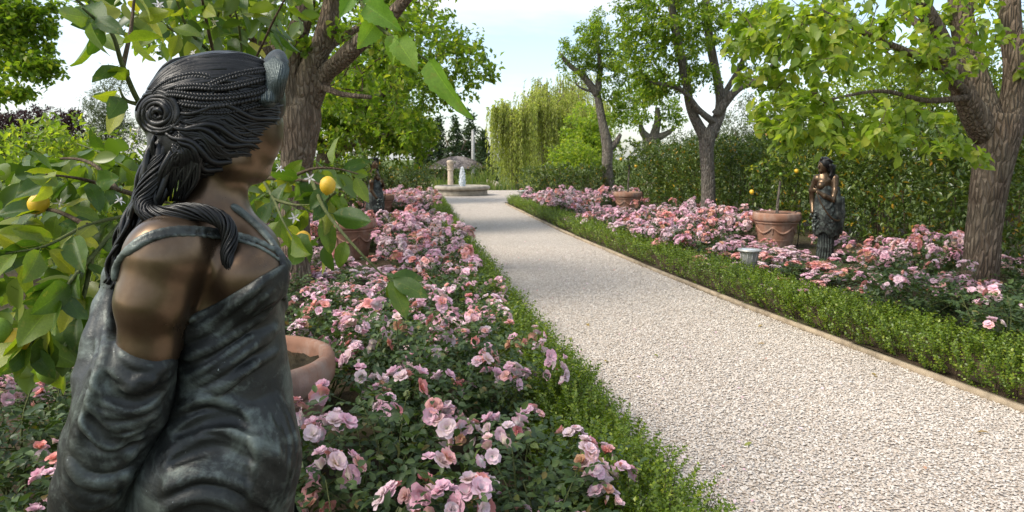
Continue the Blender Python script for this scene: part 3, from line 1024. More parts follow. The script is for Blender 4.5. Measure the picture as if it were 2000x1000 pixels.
def willow(label, px, D, htop, w, nst, seed, tone='leaf_willow'):
    rng = np.random.default_rng(seed)
    p = at(px, 310, D)
    x = p[0]
    z0 = float(ground_z(x, D))
    root = thing('willow_tree', label, 'tree', (x, D, z0), group='weeping willows by the pond')
    mb = MB()
    q = rough_tube(mb, [(0, 0, -0.2, .3), (0.1, 0, 1.5, .25), (0.0, 0, (htop - z0) * 0.62, .2)], 9, seed)
    obj('trunk', mb.mesh('trunk', M['bark_grey'], True), root)
    LP, LT = [], []
    mb = MB()
    mt = MB()
    heads = []
    for i in range(7):
        a = i * 0.9 + rng.random()
        rr = w * rng.uniform(0.35, 0.85)
        e = np.array((math.cos(a) * rr, math.sin(a) * rr, (htop - z0) * rng.uniform(0.80, 0.97)))
        P = smooth_path([(0, 0, (htop - z0) * 0.5), tuple(e * np.array((0.45, 0.45, 0.85))), tuple(e)], 10)
        m = MB()
        add_tube(m, P, np.linspace(0.11, 0.03, 10), 6)
        obj('branch', m.mesh('branch', M['bark_grey'], True), root)
        heads.append(P[4:])
    heads = np.concatenate(heads)
    for i in range(nst):
        s = heads[rng.integers(len(heads))] + rng.normal(size=3) * np.array((0.35, 0.35, 0.2)) * w * 0.35
        out = nrm(s * np.array((1, 1, 0)) + rng.normal(size=3) * 0.4)
        L = rng.uniform(0.3, 0.92) * s[2]
        k = 9
        t = np.linspace(0, 1, k)[:, None]
        P = s + out * (0.5 * np.sqrt(t)) * w * 0.28 + np.array((0, 0, -1.0)) * (t ** 1.6 * L) + np.array((0, 0, 1.0)) * 0.25 * np.sin(t * 2.2)
        P = P + np.cumsum(rng.normal(size=(k, 3)) * 0.025, 0)
        add_tube(mt, P, np.linspace(0.010, 0.003, k), 3, False)
        nl = 46
        u = rng.random(nl) * (k - 1.001)
        ii = u.astype(int)
        f = (u - ii)[:, None]
        LP.append(P[ii] * (1 - f) + P[ii + 1] * f)
        LT.append(nrm(P[ii + 1] - P[ii]))
    obj('twig', mt.mesh('twig', M['twig']), root)['kind'] = 'stuff'
    LP, LT = np.concatenate(LP), np.concatenate(LT)
    n = len(LP)
    T = nrm(LT + rdir(rng, n) * 0.55)
    V, F = leaf_cloud(LP, T, rdir(rng, n), rng.uniform(0.14, 0.26, n), 0.24)
    obj('crown', mesh_np('crown', V, F, M[tone]), root)


willow('weeping willow with strands to the ground, right of the utility pole', 1003, 43, 5.4, 2.0, 480, 201)
willow('weeping willow in the middle of the far group, left of the bright bush', 1062, 47, 6.4, 2.6, 480, 202)
willow('tall pale willow rising highest behind the others', 1085, 54, 8.6, 3.3, 520, 203)
willow('willow half hidden behind the bright green tree', 1140, 50, 6.5, 2.6, 380, 204)


# ------------------------------------------------------------------ hedges
def laurel(label, pts, h, depth, dens, seed, lsize=0.12, z0=0.0):
    """hedge along ground points: dense glossy leaves on short upright shoots"""
    rng = np.random.default_rng(seed)
    pts = np.asarray(pts, float)
    b = np.array((*pts[0], 0.0))
    root = thing('laurel_hedge', label, 'hedge', (b[0], b[1], z0), group='tall laurel hedges')
    seglen = np.linalg.norm(np.diff(pts, axis=0), axis=1)
    L = seglen.sum()
    n = int(L * h * dens)
    s = rng.random(n) * L
    cs = np.concatenate([[0], np.cumsum(seglen)])
    k = np.clip(np.searchsorted(cs, s) - 1, 0, len(seglen) - 1)
    f = ((s - cs[k]) / seglen[k])[:, None]
    P = pts[k] * (1 - f) + pts[k + 1] * f
    tdir = nrm(pts[k + 1] - pts[k])
    side = np.stack([tdir[:, 1], -tdir[:, 0]], -1)
    z = rng.random(n) ** 0.8 * h
    topv = h * (1 + 0.09 * vnoise(np.stack([P[:, 0], P[:, 1], np.zeros(n)], -1), 1.3, seed) + 0.05 * rng.normal(size=n))
    z = z * topv / h
    off = (rng.beta(0.6, 0.6, n) * 2 - 1) * depth / 2 * (1 + 0.22 * vnoise(np.stack([P[:, 0], P[:, 1], z], -1), 2.1, seed + 3)) * np.clip(1.25 - 0.5 * z / h, 0, 1)
    C = np.concatenate([P + side * off[:, None], z[:, None]], -1)
    # shoots: each a stem with a whorl of leaves
    per = 6
    out = np.concatenate([side * np.sign(off)[:, None] * 0.8, np.full((n, 1), 0.75)], -1) + rng.normal(size=(n, 3)) * 0.45
    out = nrm(out)
    LP = np.repeat(C, per, 0) + np.repeat(out, per, 0) * np.tile(np.linspace(0, 0.14, per), n)[:, None]
    m = len(LP)
    T = nrm(np.repeat(out, per, 0) * 0.7 + rdir(rng, m) * 0.9 + np.array((0, 0, 0.15)))
    N = nrm(np.array((0, 0, 1.0)) + rdir(rng, m) * 0.6)
    V, F = leaf_cloud(LP - b, T, N, lsize * rng.uniform(0.6, 1.2, m), 0.38, LEAF4)
    obj('foliage', mesh_np('foliage', V, F, M['leaf_laurel']), root)
    mb = MB()
    for i in range(int(L * 5)):
        j = rng.integers(n)
        p0 = np.array((P[j, 0], P[j, 1], -0.05)) - b + np.append(side[j] * rng.uniform(-.2, .2), 0)
        p1 = p0 + np.array((rng.normal() * .12, rng.normal() * .12, h * rng.uniform(0.6, 0.9)))
        add_tube(mb, smooth_path([p0, (p0 + p1) / 2 + rng.normal(size=3) * .05, p1], 5), np.linspace(0.018, 0.006, 5), 4, False)
    obj('stem', mb.mesh('stem', M['twig']), root)['kind'] = 'stuff'
    return root


laurel('long laurel hedge with yellowing leaves behind the right rose bed', [(7.4, 4.5), (7.0, 9.0), (6.4, 14.0), (5.6, 20.0), (4.9, 25.5)], 2.0, 1.1, 230, 301)
laurel('laurel hedge closing the far end of the right bed beside the path', [(0.45, 24.6), (1.6, 25.2), (3.2, 26.6), (5.0, 27.6)], 1.25, 1.1, 220, 302)
laurel('laurel hedge closing the far end of the left bed', [(-2.9, 24.4), (-4.4, 24.4), (-6.5, 24.0)], 1.35, 1.0, 220, 303)
laurel('clipped dark hedge in front of the thatched roof', [(-9.5, 44.0), (-1.2, 44.0)], 1.35 + 0.85, 0.8, 110, 304, 0.13, -1.1)


def box_hedge(label, edge, sgn, y0, y1, seed, h=0.34, depth=0.40, shag=0.03):
    """low box hedge beside the path; small upright sprigs, denser and finer near the eye"""
    rng = np.random.default_rng(seed)
    b = np.array((float(edge(y0)), y0, 0.0))
    root = thing('box_hedge', label, 'hedge', tuple(b), group='low box hedges along the path')
    Ps, Ts, Ss = [], [], []
    mb = MB()
    y = y0
    while y < y1:
        near = np.clip((y - 2.0) / 7.0, 0, 1)
        dy = 0.25
        ns = int(225 * (1 - 0.70 * near))
        sp = np.zeros((ns, 3))
        sp[:, 1] = y + rng.random(ns) * dy
        ex = edge(sp[:, 1])
        w = rng.random(ns)
        sp[:, 0] = ex + sgn * (0.02 + depth * w)
        arch = np.sqrt(np.clip(1 - (2 * w - 1) ** 4, 0, 1))
        lumps = vnoise(np.stack([sp[:, 0], sp[:, 1], 0 * w], -1), 2.6, seed) * (0.012 + shag * 0.7)
        top = h * (0.76 + 0.24 * arch) + lumps + np.abs(rng.normal(size=ns)) * shag
        lvl = rng.random(ns)
        flank = np.abs(2 * w - 1) > 0.62
        sp[:, 2] = np.maximum(0.0, (top - 0.12) * np.where(flank, lvl ** 0.85, lvl ** 0.4))
        # sprig direction: outwards at the flanks, up on top
        d = np.stack([sgn * (w - 0.5) * 1.5 + rng.normal(size=ns) * 0.22, rng.normal(size=ns) * 0.25, np.full(ns, 0.95)], -1)
        d = nrm(d)
        Ls = rng.uniform(0.10, 0.17, ns)
        per = 22 if near < 0.3 else (14 if near < 0.8 else 10)
        t = np.tile(np.linspace(0.05, 1, per), ns)
        LP = np.repeat(sp, per, 0) + np.repeat(d * Ls[:, None], per, 0) * t[:, None]
        m = len(LP)
        ang = np.tile(np.arange(per) * 2.4, ns) + np.repeat(rng.random(ns) * 6.28, per)
        dd = np.repeat(d, per, 0)
        u = nrm(np.cross(dd, np.array((0.3, 0.9, 0.2))))
        v = np.cross(dd, u)
        T = nrm(dd * 0.75 + u * np.cos(ang)[:, None] + v * np.sin(ang)[:, None])
        Ps.append(LP)
        Ts.append((T, dd))
        Ss.append(np.repeat(np.full(ns, 0.0185 + 0.010 * near), per) * rng.uniform(0.7, 1.25, m))
        for j in range(0, ns, 6):
            add_tube(mb, np.array((sp[j] * np.array((1, 1, 0)), sp[j] + d[j] * Ls[j])) - b, (0.003, 0.0012), 3, False)
        y += dy
    P = np.concatenate(Ps)
    T = np.concatenate([a for a, _ in Ts])
    DD = np.concatenate([c for _, c in Ts])
    S = np.concatenate(Ss)
    V, F = leaf_cloud(P - b, T, nrm(DD + 0.3 * rdir(rng, len(P))), S, 0.74)
    obj('foliage', mesh_np('foliage', V, F, M['leaf_box']), root)
    obj('stem', mb.mesh('stem', M['twig']), root)['kind'] = 'stuff'
    # solid twig-brown core added inside to stop light showing through the hedge
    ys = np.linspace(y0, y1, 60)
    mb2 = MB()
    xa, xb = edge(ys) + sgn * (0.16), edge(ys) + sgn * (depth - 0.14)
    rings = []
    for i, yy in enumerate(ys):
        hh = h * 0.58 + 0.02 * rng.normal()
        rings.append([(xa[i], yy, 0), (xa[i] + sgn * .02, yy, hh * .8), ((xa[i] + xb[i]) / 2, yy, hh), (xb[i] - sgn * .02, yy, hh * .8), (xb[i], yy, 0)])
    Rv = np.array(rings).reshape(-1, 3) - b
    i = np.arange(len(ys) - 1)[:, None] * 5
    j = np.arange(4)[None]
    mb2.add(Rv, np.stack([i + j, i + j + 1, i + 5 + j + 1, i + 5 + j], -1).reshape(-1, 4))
    obj('light_block_core', mb2.mesh('light_block_core', M['twig'], True), root)
    return root


box_hedge('low green box hedge on the left side of the gravel path', ledge, -1, 1.5, 24.0, 311, 0.40, 0.42, 0.026)
box_hedge('low green box hedge on the right side of the gravel path', lambda y: redge(y) + 0.06, 1, 3.2, 24.2, 312, 0.375, 0.48, 0.012)

# ------------------------------------------------------------------ fountain, column, kiosk and the pond garden
def build_fountain():
    fx, fy = -2.2, 30.4
    root = thing('fountain', 'round stone fountain basin with a white water jet at the path\'s end', 'fountain', (fx, fy, 0))
    mb = MB()
    lathe(mb, [(1.10, 0.0), (1.12, 0.02), (1.10, 0.2), (1.06, 0.24), (0.95, 0.25)], 48, wob=0.006, seed=1)
    obj('basin_wall', mb.mesh('basin_wall', M['stone'], True), root)
    mb = MB()
    lathe(mb, [(1.08, 0.245), (1.20, 0.26), (1.24, 0.31), (1.235, 0.38), (1.17, 0.425), (1.02, 0.43), (0.97, 0.39), (0.96, 0.2)], 48, wob=0.008, seed=2)
    obj('rim', mb.mesh('rim', M['stone'], True), root)
    t = NT('fountain_water')
    M['water'] = t.done(t.bsdf((0.20, 0.26, 0.26), 0.08, 0, 0.5, t.bump(t.noise(9.0, 3.0), 0.6, 0.03)).outputs[0])
    mb = MB()
    lathe(mb, [(0.97, 0.375), (0.5, 0.378), (0.001, 0.38)], 32)
    obj('water', mb.mesh('water', M['water'], True), root)
    t = NT('foam')
    tr = t.n('BsdfTranslucent', Color=(0.95, 0.96, 0.97, 1))
    p = t.bsdf((0.92, 0.93, 0.94), 0.4, 0, 0.5)
    ms = t.n('MixShader')
    ms.inputs[0].default_value = 0.4
    t.l(p.outputs[0], ms.inputs[1])
    t.l(tr.outputs[0], ms.inputs[2])
    M['foam'] = t.done(ms.outputs[0])
    rng = np.random.default_rng(4)
    # the jet: a frothy column of drops and sheets
    n = 1500
    u = rng.random(n) ** 0.8
    rr = 0.16 * np.clip(1 - u, 0, 1) ** 0.55 * (0.62 + 0.38 * np.sin(u * 3.1)) * rng.random(n) ** 0.5 + 0.012
    a = rng.random(n) * 6.283
    C = np.stack([rr * np.cos(a), rr * np.sin(a), 0.37 + 0.82 * u], -1)
    V, F = leaf_cloud(C, nrm(rdir(rng, n) + np.array((0, 0, 1.2))), rdir(rng, n), rng.uniform(0.03, 0.09, n), 0.6, LEAF6)
    mb = MB()
    mb.add(V, F)
    zz = np.linspace(0.36, 1.12, 14)
    add_tube(mb, np.stack([rng.normal(size=14) * .008, rng.normal(size=14) * .008, zz], -1), 0.11 * np.clip(1.02 - (zz - .36) / .8, 0, 1) ** 0.6 * (0.65 + 0.35 * np.sin((zz - .36) * 4)) + .006, 9)
    obj('water_jet', mb.mesh('water_jet', M['foam'], True), root)


def build_column():
    p = at(880, 365, 33.5)
    root = thing('stone_column', 'broken antique stone column with carved capital behind the fountain', 'column', (p[0], 33.5, 0.0), scale=(0.85, 0.85, 1.0))
    mb = MB()
    lathe(mb, [(0.001, -0.05), (0.22, -0.05), (0.22, 0.12), (0.19, 0.14), (0.185, 0.2), (0.17, 0.25)], 20, wob=0.01)
    obj('base', mb.mesh('base', M['stone_pale'], True), root)
    mb = MB()
    prof = [(0.165 - 0.012 * t, 0.24 + 0.78 * t) for t in np.linspace(0, 1, 9)]
    lathe(mb, prof, 20, wob=0.012, seed=4)
    obj('shaft', mb.mesh('shaft', M['stone_pale'], True), root)
    mb = MB()
    lathe(mb, [(0.152, 1.02), (0.19, 1.04), (0.19, 1.08), (0.155, 1.10), (0.16, 1.22), (0.18, 1.36), (0.205, 1.44), (0.2, 1.5), (0.12, 1.53), (0.001, 1.54)], 20, wob=0.02, seed=5)
    for i in range(8):
        a = i * math.pi / 4
        for z, s in ((1.16, 0.9), (1.32, 1.1)):
            V, F = leaf_cloud(np.array([(0.15 * math.cos(a), 0.15 * math.sin(a), z - 0.06)]), np.array([(math.cos(a) * .5, math.sin(a) * .5, 1)]), np.array([(math.cos(a), math.sin(a), -.2)]), 0.15 * s, 0.6, LEAF6)
            mb.add(V, F)
    obj('capital', mb.mesh('capital', M['stone_pale'], True), root)


def build_kiosk():
    D = 50.0
    p = at(893, 310, D)
    root = thing('thatched_kiosk', 'low thatched round roof showing above the clipped hedge', 'kiosk', (p[0], D, -1.1))
    rng = np.random.default_rng(9)
    mb = MB()
    lathe(mb, [(2.05, 2.0), (2.0, 2.08), (1.5, 2.42), (0.95, 2.68), (0.45, 2.84), (0.15, 2.88), (0.001, 2.89)], 40, wob=0.015, seed=3)
    rf = obj('roof', mb.mesh('roof', M['thatch'], True), root)
    n = 5200
    a = rng.random(n) * 6.283
    r = np.sqrt(rng.random(n)) * 1.95
    z = np.interp(r, [0, .15, .45, .95, 1.5, 2.05], [2.89, 2.88, 2.84, 2.68, 2.42, 2.03]) + 0.01
    d = np.stack([np.cos(a), np.sin(a), np.full(n, -0.5)], -1)
    V, F = leaf_cloud(np.stack([r * np.cos(a), r * np.sin(a), z], -1), d + rng.normal(size=(n, 3)) * .12, np.stack([np.cos(a) * .4, np.sin(a) * .4, np.ones(n)], -1), rng.uniform(.15, .3, n), 0.12)
    s = obj('thatch', mesh_np('thatch', V, F, M['thatch']), rf)
    s['kind'] = 'stuff'
    for i in range(6):
        a = i * math.pi / 3
        mb = MB()
        add_tube(mb, [(1.6 * math.cos(a), 1.6 * math.sin(a), -0.1), (1.6 * math.cos(a), 1.6 * math.sin(a), 2.3)], 0.07, 8)
        obj('post', mb.mesh('post', M['bark'], True), root)


def build_pole():
    D = 58.0
    p = at(924, 310, D)
    root = thing('utility_pole', 'plain grey utility pole standing between the thatched roof and the willows', 'pole', (p[0], D, -1.1))
    mb = MB()
    top = at(923, 255, D)[2] + 1.1
    add_tube(mb, [(0, 0, -0.2), (0, 0, top * .5), (0, 0, top)], (.17, .15, .12), 10)
    obj('shaft', mb.mesh('shaft', M['pole_grey'], True), root)
    mb = MB()
    add_tube(mb, [(0, 0, top - .001), (0, 0, top + .06)], (.14, .09), 10)
    obj('cap', mb.mesh('cap', M['pole_grey'], True), root)


def boulder(label, x, y, s, seed):
    rng = np.random.default_rng(seed)
    import bmesh
    bm = bmesh.new()
    bmesh.ops.create_icosphere(bm, subdivisions=3, radius=1.0)
    me = bpy.data.meshes.new('boulder')
    for v in bm.verts:
        c = np.array(v.co)
        n = vnoise(c[None], 1.3, seed)[0] * 0.25 + vnoise(c[None], 3.2, seed + 1)[0] * 0.12
        c = c * (1 + n) * np.asarray(s)
        c[2] = max(c[2], -0.25 * s[2])
        v.co = c
    bm.to_mesh(me)
    bm.free()
    me.materials.append(M['stone_pale'])
    for pl in me.polygons:
        pl.use_smooth = True
    o = obj('boulder', me, None, (x, y, float(ground_z(x, y)) + 0.2 * s[2]), (0, 0, seed))
    tag(o, label, 'boulder', 'boulders on the pond bank')


def reeds(label, px, D, n, h, w, seed):
    rng = np.random.default_rng(seed)
    p = at(px, 310, D)
    z0 = float(ground_z(p[0], D))
    root = thing('reed_clump', label, 'reeds', (p[0], D, z0), group='reed clumps at the pond')
    mb = MB()
    for i in range(n):
        b0 = np.array((rng.normal() * w, rng.normal() * w * .6, -0.02))
        e = np.array((rng.normal() * .22, rng.normal() * .2, 1.0)) * h * rng.uniform(0.6, 1.1)
        P = smooth_path([b0, b0 + e * .6, b0 + e + np.array((rng.normal() * .12, 0, -.06))], 5)
        wd = 0.022
        s = np.array((wd, 0.006, 0)) * np.linspace(1, 0.15, 5)[:, None]
        V = np.concatenate([P - s, P + s])
        mb.add(V, [(k, k + 1, k + 6, k + 5) for k in range(4)])
    o = obj('blade', mb.mesh('blade', M['reed']), root)
    o['kind'] = 'stuff'


build_fountain()
build_column()
build_kiosk()
build_pole()
boulder('pale rounded boulder under the willow, right of the fountain', -1.15, 37.5, (0.75, 0.6, 0.62), 3)
boulder('small pale boulder left of the larger one on the bank', -1.75, 36.3, (0.26, 0.25, 0.2), 5)
boulder('brown boulder on the pond bank left of the stone column', -4.6, 37.6, (0.6, 0.45, 0.45), 6)
boulder('brown boulder on the pond bank right of the water jet', -2.4, 38.6, (0.6, 0.5, 0.5), 7)
for i, (px, D, n, h, w, lab) in enumerate(((840, 35.2, 60, 0.75, 0.3, 'yellow-green reed clump left of the stone column'), (862, 36, 50, 0.7, 0.3, 'reed clump between the bank boulder and the column'),
                                      (910, 36, 80, 0.9, 0.25, 'bright yellow-green reed clump right of the water jet'), (928, 38.5, 70, 1.4, 0.5, 'tall reed clump in front of the clipped hedge'),
                                      (952, 37.0, 60, 1.3, 0.22, 'tall narrow reed clump left of the pale boulder'), (972, 35.4, 90, 0.5, 0.45, 'low grassy clump in front of the pale boulder'), (945, 35.4, 60, 0.45, 0.3, 'low grassy clump beside the fountain rim'))):
    reeds(lab, px, D, n, h, w, 400 + i)

# ------------------------------------------------------------------ bronze statues (sculpted as distance fields)
def bronze(name, dark, mid, light, metal, rough, patina=None, bumpscale=30.0, bumpstr=0.2):
    t = NT(name)
    n = t.noise(7.0, 6.0, 0.62)
    col = t.ramp(n, [(0.32, dark), (0.52, mid), (0.72, light)])
    if patina:
        n2 = t.noise(11.0, 7.0, 0.7, dist=0.6)
        geo = t.n('NewGeometry').outputs['Pointiness']
        ad = t.n('Math', operation='ADD')
        t.l(n2, ad.inputs[0])
        mu = t.n('Math', operation='MULTIPLY_ADD')
        t.l(geo, mu.inputs[0])
        mu.inputs[1].default_value = 2.4
        mu.inputs[2].default_value = -1.2
        t.l(mu.outputs[0], ad.inputs[1])
        col = t.mix(t.ramp(ad.outputs[0], [(0.50, (0, 0, 0)), (0.68, (0.75, 0.75, 0.75))]), col, patina)
        n4 = t.noise(140.0, 2.0, 0.5)
        col = t.mix(t.ramp(n4, [(0.74, (0, 0, 0)), (0.80, (0.5, 0.5, 0.5))]), col, (0.42, 0.47, 0.45))
    rr = t.ramp(t.noise(16.0, 5.0), [(0.3, (rough * 0.8,) * 3), (0.7, (min(1, rough * 1.35),) * 3)])
    h = t.mix(0.5, t.noise(bumpscale, 5.0, 0.6), t.noise(bumpscale * 5, 3.0), 'ADD')
    return t.done(t.bsdf(col, rr, metal, 0.5, t.bump(h, bumpstr, 0.008)).outputs[0])


M['bronze_skin'] = bronze('bronze_skin', (0.09, 0.058, 0.035), (0.135, 0.09, 0.055), (0.19, 0.132, 0.083), 0.82, 0.31, None, 9.0, 0.03)
M['bronze_cloth'] = bronze('bronze_cloth', (0.012, 0.013, 0.012), (0.029, 0.032, 0.029), (0.088, 0.098, 0.086), 0.45, 0.46, (0.16, 0.19, 0.165), 34.0, 0.22)
M['bronze_hair'] = bronze('bronze_hair', (0.010, 0.010, 0.010), (0.022, 0.022, 0.021), (0.048, 0.047, 0.044), 0.55, 0.33, None, 60.0, 0.12)
M['bronze_crest'] = bronze('bronze_crest', (0.010, 0.012, 0.012), (0.022, 0.027, 0.027), (0.045, 0.054, 0.052), 0.55, 0.42, (0.07, 0.09, 0.087), 60.0, 0.3)


class SDF:
    def __init__(s, lo, hi, h):
        s.lo = np.asarray(lo, float)
        s.h = h
        s.n = np.ceil((np.asarray(hi, float) - s.lo) / h).astype(int) + 1
        s.g = np.full(tuple(s.n), 1.0, np.float32)

    def sub(s, a, b):
        i0 = np.clip(np.floor((a - s.lo) / s.h).astype(int), 0, s.n - 1)
        i1 = np.clip(np.ceil((b - s.lo) / s.h).astype(int) + 1, 1, s.n)
        if np.any(i1 <= i0):
            return None, None
        sl = tuple(slice(i, j) for i, j in zip(i0, i1))
        ax = [s.lo[k] + s.h * np.arange(i0[k], i1[k]) for k in range(3)]
        P = (ax[0][:, None, None].astype(np.float32), ax[1][None, :, None].astype(np.float32), ax[2][None, None, :].astype(np.float32))
        return sl, P

    def put(s, sl, d, k, op='add'):
        a = s.g[sl]
        if op == 'add':
            h = np.clip(0.5 + 0.5 * (a - d) / k, 0, 1)
            s.g[sl] = a * (1 - h) + d * h - k * h * (1 - h)
        else:
            h = np.clip(0.5 - 0.5 * (a + d) / k, 0, 1)
            s.g[sl] = a * (1 - h) - d * h + k * h * (1 - h)

    def cone(s, a, b, ra, rb, k=0.02, op='add', flat=None):
        """rounded cone between two points; flat=(axis vector, factor) squeezes it along an axis"""
        a, b = np.asarray(a, float), np.asarray(b, float)
        m = max(ra, rb) + k * 1.5 + 0.02
        if flat:
            m = m * max(1.0, 1.0 / flat[1])
        sl, P = s.sub(np.minimum(a, b) - m, np.maximum(a, b) + m)
        if sl is None:
            return
        ba = b - a
        q = [P[i] - np.float32(a[i]) for i in range(3)]
        dd = max(float(ba @ ba), 1e-9)
        t = np.clip((q[0] * ba[0] + q[1] * ba[1] + q[2] * ba[2]) / dd, 0, 1)
        e = [q[i] - t * np.float32(ba[i]) for i in range(3)]
        L2 = e[0] ** 2 + e[1] ** 2 + e[2] ** 2
        if flat:
            ax, f = np.asarray(flat[0], float), flat[1]
            pr = e[0] * ax[0] + e[1] * ax[1] + e[2] * ax[2]
            L2 = L2 + pr ** 2 * (f * f - 1)
        s.put(sl, np.sqrt(np.maximum(L2, 0)) - (ra + (rb - ra) * t), k, op)

    def chain(s, pts, k=0.02, op='add', flat=None):
        for p, q in zip(pts[:-1], pts[1:]):
            s.cone(p[:3], q[:3], p[3], q[3], k, op, flat)

    def ell(s, c, r, rot=0.0, tilt=0.0, k=0.02, op='add'):
        """ellipsoid, rotated about z by rot after a tilt about y"""
        c = np.asarray(c, float)
        r = np.asarray(r, float)
        m = r.max() + k * 1.5 + 0.02
        sl, P = s.sub(c - m, c + m)
        if sl is None:
            return
        x, y, z = (P[i] - np.float32(c[i]) for i in range(3))
        ca, sa = math.cos(-rot), math.sin(-rot)
        x, y = x * ca - y * sa, x * sa + y * ca
        cb, sb = math.cos(-tilt), math.sin(-tilt)
        x, z = x * cb + z * sb, -x * sb + z * cb
        k0 = np.sqrt((x / r[0]) ** 2 + (y / r[1]) ** 2 + (z / r[2]) ** 2)
        k1 = np.sqrt((x / r[0] ** 2) ** 2 + (y / r[1] ** 2) ** 2 + (z / r[2] ** 2) ** 2)
        s.put(sl, k0 * (k0 - 1) / np.maximum(k1, 1e-6), k, op)

    def sample(s, Q):
        q = (np.asarray(Q, float) - s.lo) / s.h
        q = np.clip(q, 0, s.n - 1.001)
        i = q.astype(int)
        f = q - i
        out = 0
        for dx in (0, 1):
            for dy in (0, 1):
                for dz in (0, 1):
                    w = np.where(dx, f[..., 0], 1 - f[..., 0]) * np.where(dy, f[..., 1], 1 - f[..., 1]) * np.where(dz, f[..., 2], 1 - f[..., 2])
                    out = out + w * s.g[i[..., 0] + dx, i[..., 1] + dy, i[..., 2] + dz]
        return out

    def grad(s, Q, e=0.004):
        Q = np.asarray(Q, float)
        return nrm(np.stack([s.sample(Q + np.eye(3)[i] * e) - s.sample(Q - np.eye(3)[i] * e) for i in range(3)], -1))

    def mesh(s, name, mat, b=(0, 0, 0)):
        """naive surface nets"""
        g = s.g
        ins = g < 0
        nx, ny, nz = g.shape
        c = np.zeros((nx - 1, ny - 1, nz - 1), np.int8)
        for dx in (0, 1):
            for dy in (0, 1):
                for dz in (0, 1):
                    c += ins[dx:nx - 1 + dx, dy:ny - 1 + dy, dz:nz - 1 + dz]
        act = (c > 0) & (c < 8)
        idx = np.argwhere(act)
        vid = -np.ones(act.shape, np.int32)
        vid[act] = np.arange(len(idx))
        acc = np.zeros((len(idx), 3))
        cnt = np.zeros(len(idx))
        cor = [(x, y, z) for x in (0, 1) for y in (0, 1) for z in (0, 1)]
        for a in cor:
            for ax in range(3):
                if a[ax] == 0:
                    bb = list(a)
                    bb[ax] = 1
                    va = g[idx[:, 0] + a[0], idx[:, 1] + a[1], idx[:, 2] + a[2]]
                    vb = g[idx[:, 0] + bb[0], idx[:, 1] + bb[1], idx[:, 2] + bb[2]]
                    cr = (va < 0) != (vb < 0)
                    t = np.where(cr, va / np.where(cr, va - vb, 1), 0)
                    p = np.array(a, float)[None] + np.zeros((len(idx), 3))
                    p[:, ax] = t
                    acc += p * cr[:, None]
                    cnt += cr
        V = (idx + acc / np.maximum(cnt, 1)[:, None]) * s.h + s.lo - np.asarray(b, float)
        Fs = []
        for ax in range(3):
            a1, a2 = (ax + 1) % 3, (ax + 2) % 3
            sl0 = [slice(None)] * 3
            sl1 = [slice(None)] * 3
            sl0[ax] = slice(0, -1)
            sl1[ax] = slice(1, None)
            d = ins[tuple(sl0)].astype(np.int8) - ins[tuple(sl1)].astype(np.int8)
            e = np.argwhere(d != 0)
            e = e[(e[:, a1] > 0) & (e[:, a2] > 0) & (e[:, a1] < g.shape[a1] - 1) & (e[:, a2] < g.shape[a2] - 1)]
            sg = d[e[:, 0], e[:, 1], e[:, 2]]
            q = []
            for o1, o2 in ((0, 0), (-1, 0), (-1, -1), (0, -1)):
                p = e.copy()
                p[:, a1] += o1
                p[:, a2] += o2
                q.append(vid[p[:, 0], p[:, 1], p[:, 2]])
            q = np.stack(q, -1)
            q = np.where((sg > 0)[:, None], q, q[:, ::-1])
            Fs.append(q[(q >= 0).all(1)])
        return mesh_np(name, V, np.concatenate(Fs), mat, True)


SY = 1.38      # distance of the foreground statue's axis


def sp(x, y, d=0.0):
    return at(x, y, SY - d)


def sr(r, d=0.0):
    return r * (SY - d) / 1333.33


def c4(x, y, d, r):
    return (*sp(x, y, d), sr(r, d))


def project(sd, pts, lift=0.0, back=False, n=None):
    """lay a drawn line onto a sculpted surface: first surface met along the line of sight (or the last, for the far side)"""
    pts = np.asarray(pts, float)
    n = n or min(30, max(8, len(pts) * 5))
    Q = smooth_path(pts[:, :2], n)
    Ys = np.arange(1.02, 1.74, 0.0025)
    if back:
        Ys = Ys[::-1]
    out = []
    last = None
    for (x, y) in Q:
        L = np.array([at(x, y, Y) for Y in (Ys[0], Ys[-1])])
        t = np.linspace(0, 1, len(Ys))[:, None]
        line = L[0] * (1 - t) + L[1] * t
        v = sd.sample(line)
        w = np.nonzero(v < 0)[0]
        if len(w):
            last = line[w[0]]
            out.append(last)
        else:
            k = int(np.argmin(v))
            out.append(line[k])
    P = np.array(out)
    # keep the line continuous in depth
    for _ in range(2):
        P[1:-1] = 0.5 * P[1:-1] + 0.25 * (P[:-2] + P[2:])
    if lift:
        P = P + sd.grad(P) * lift
    return P


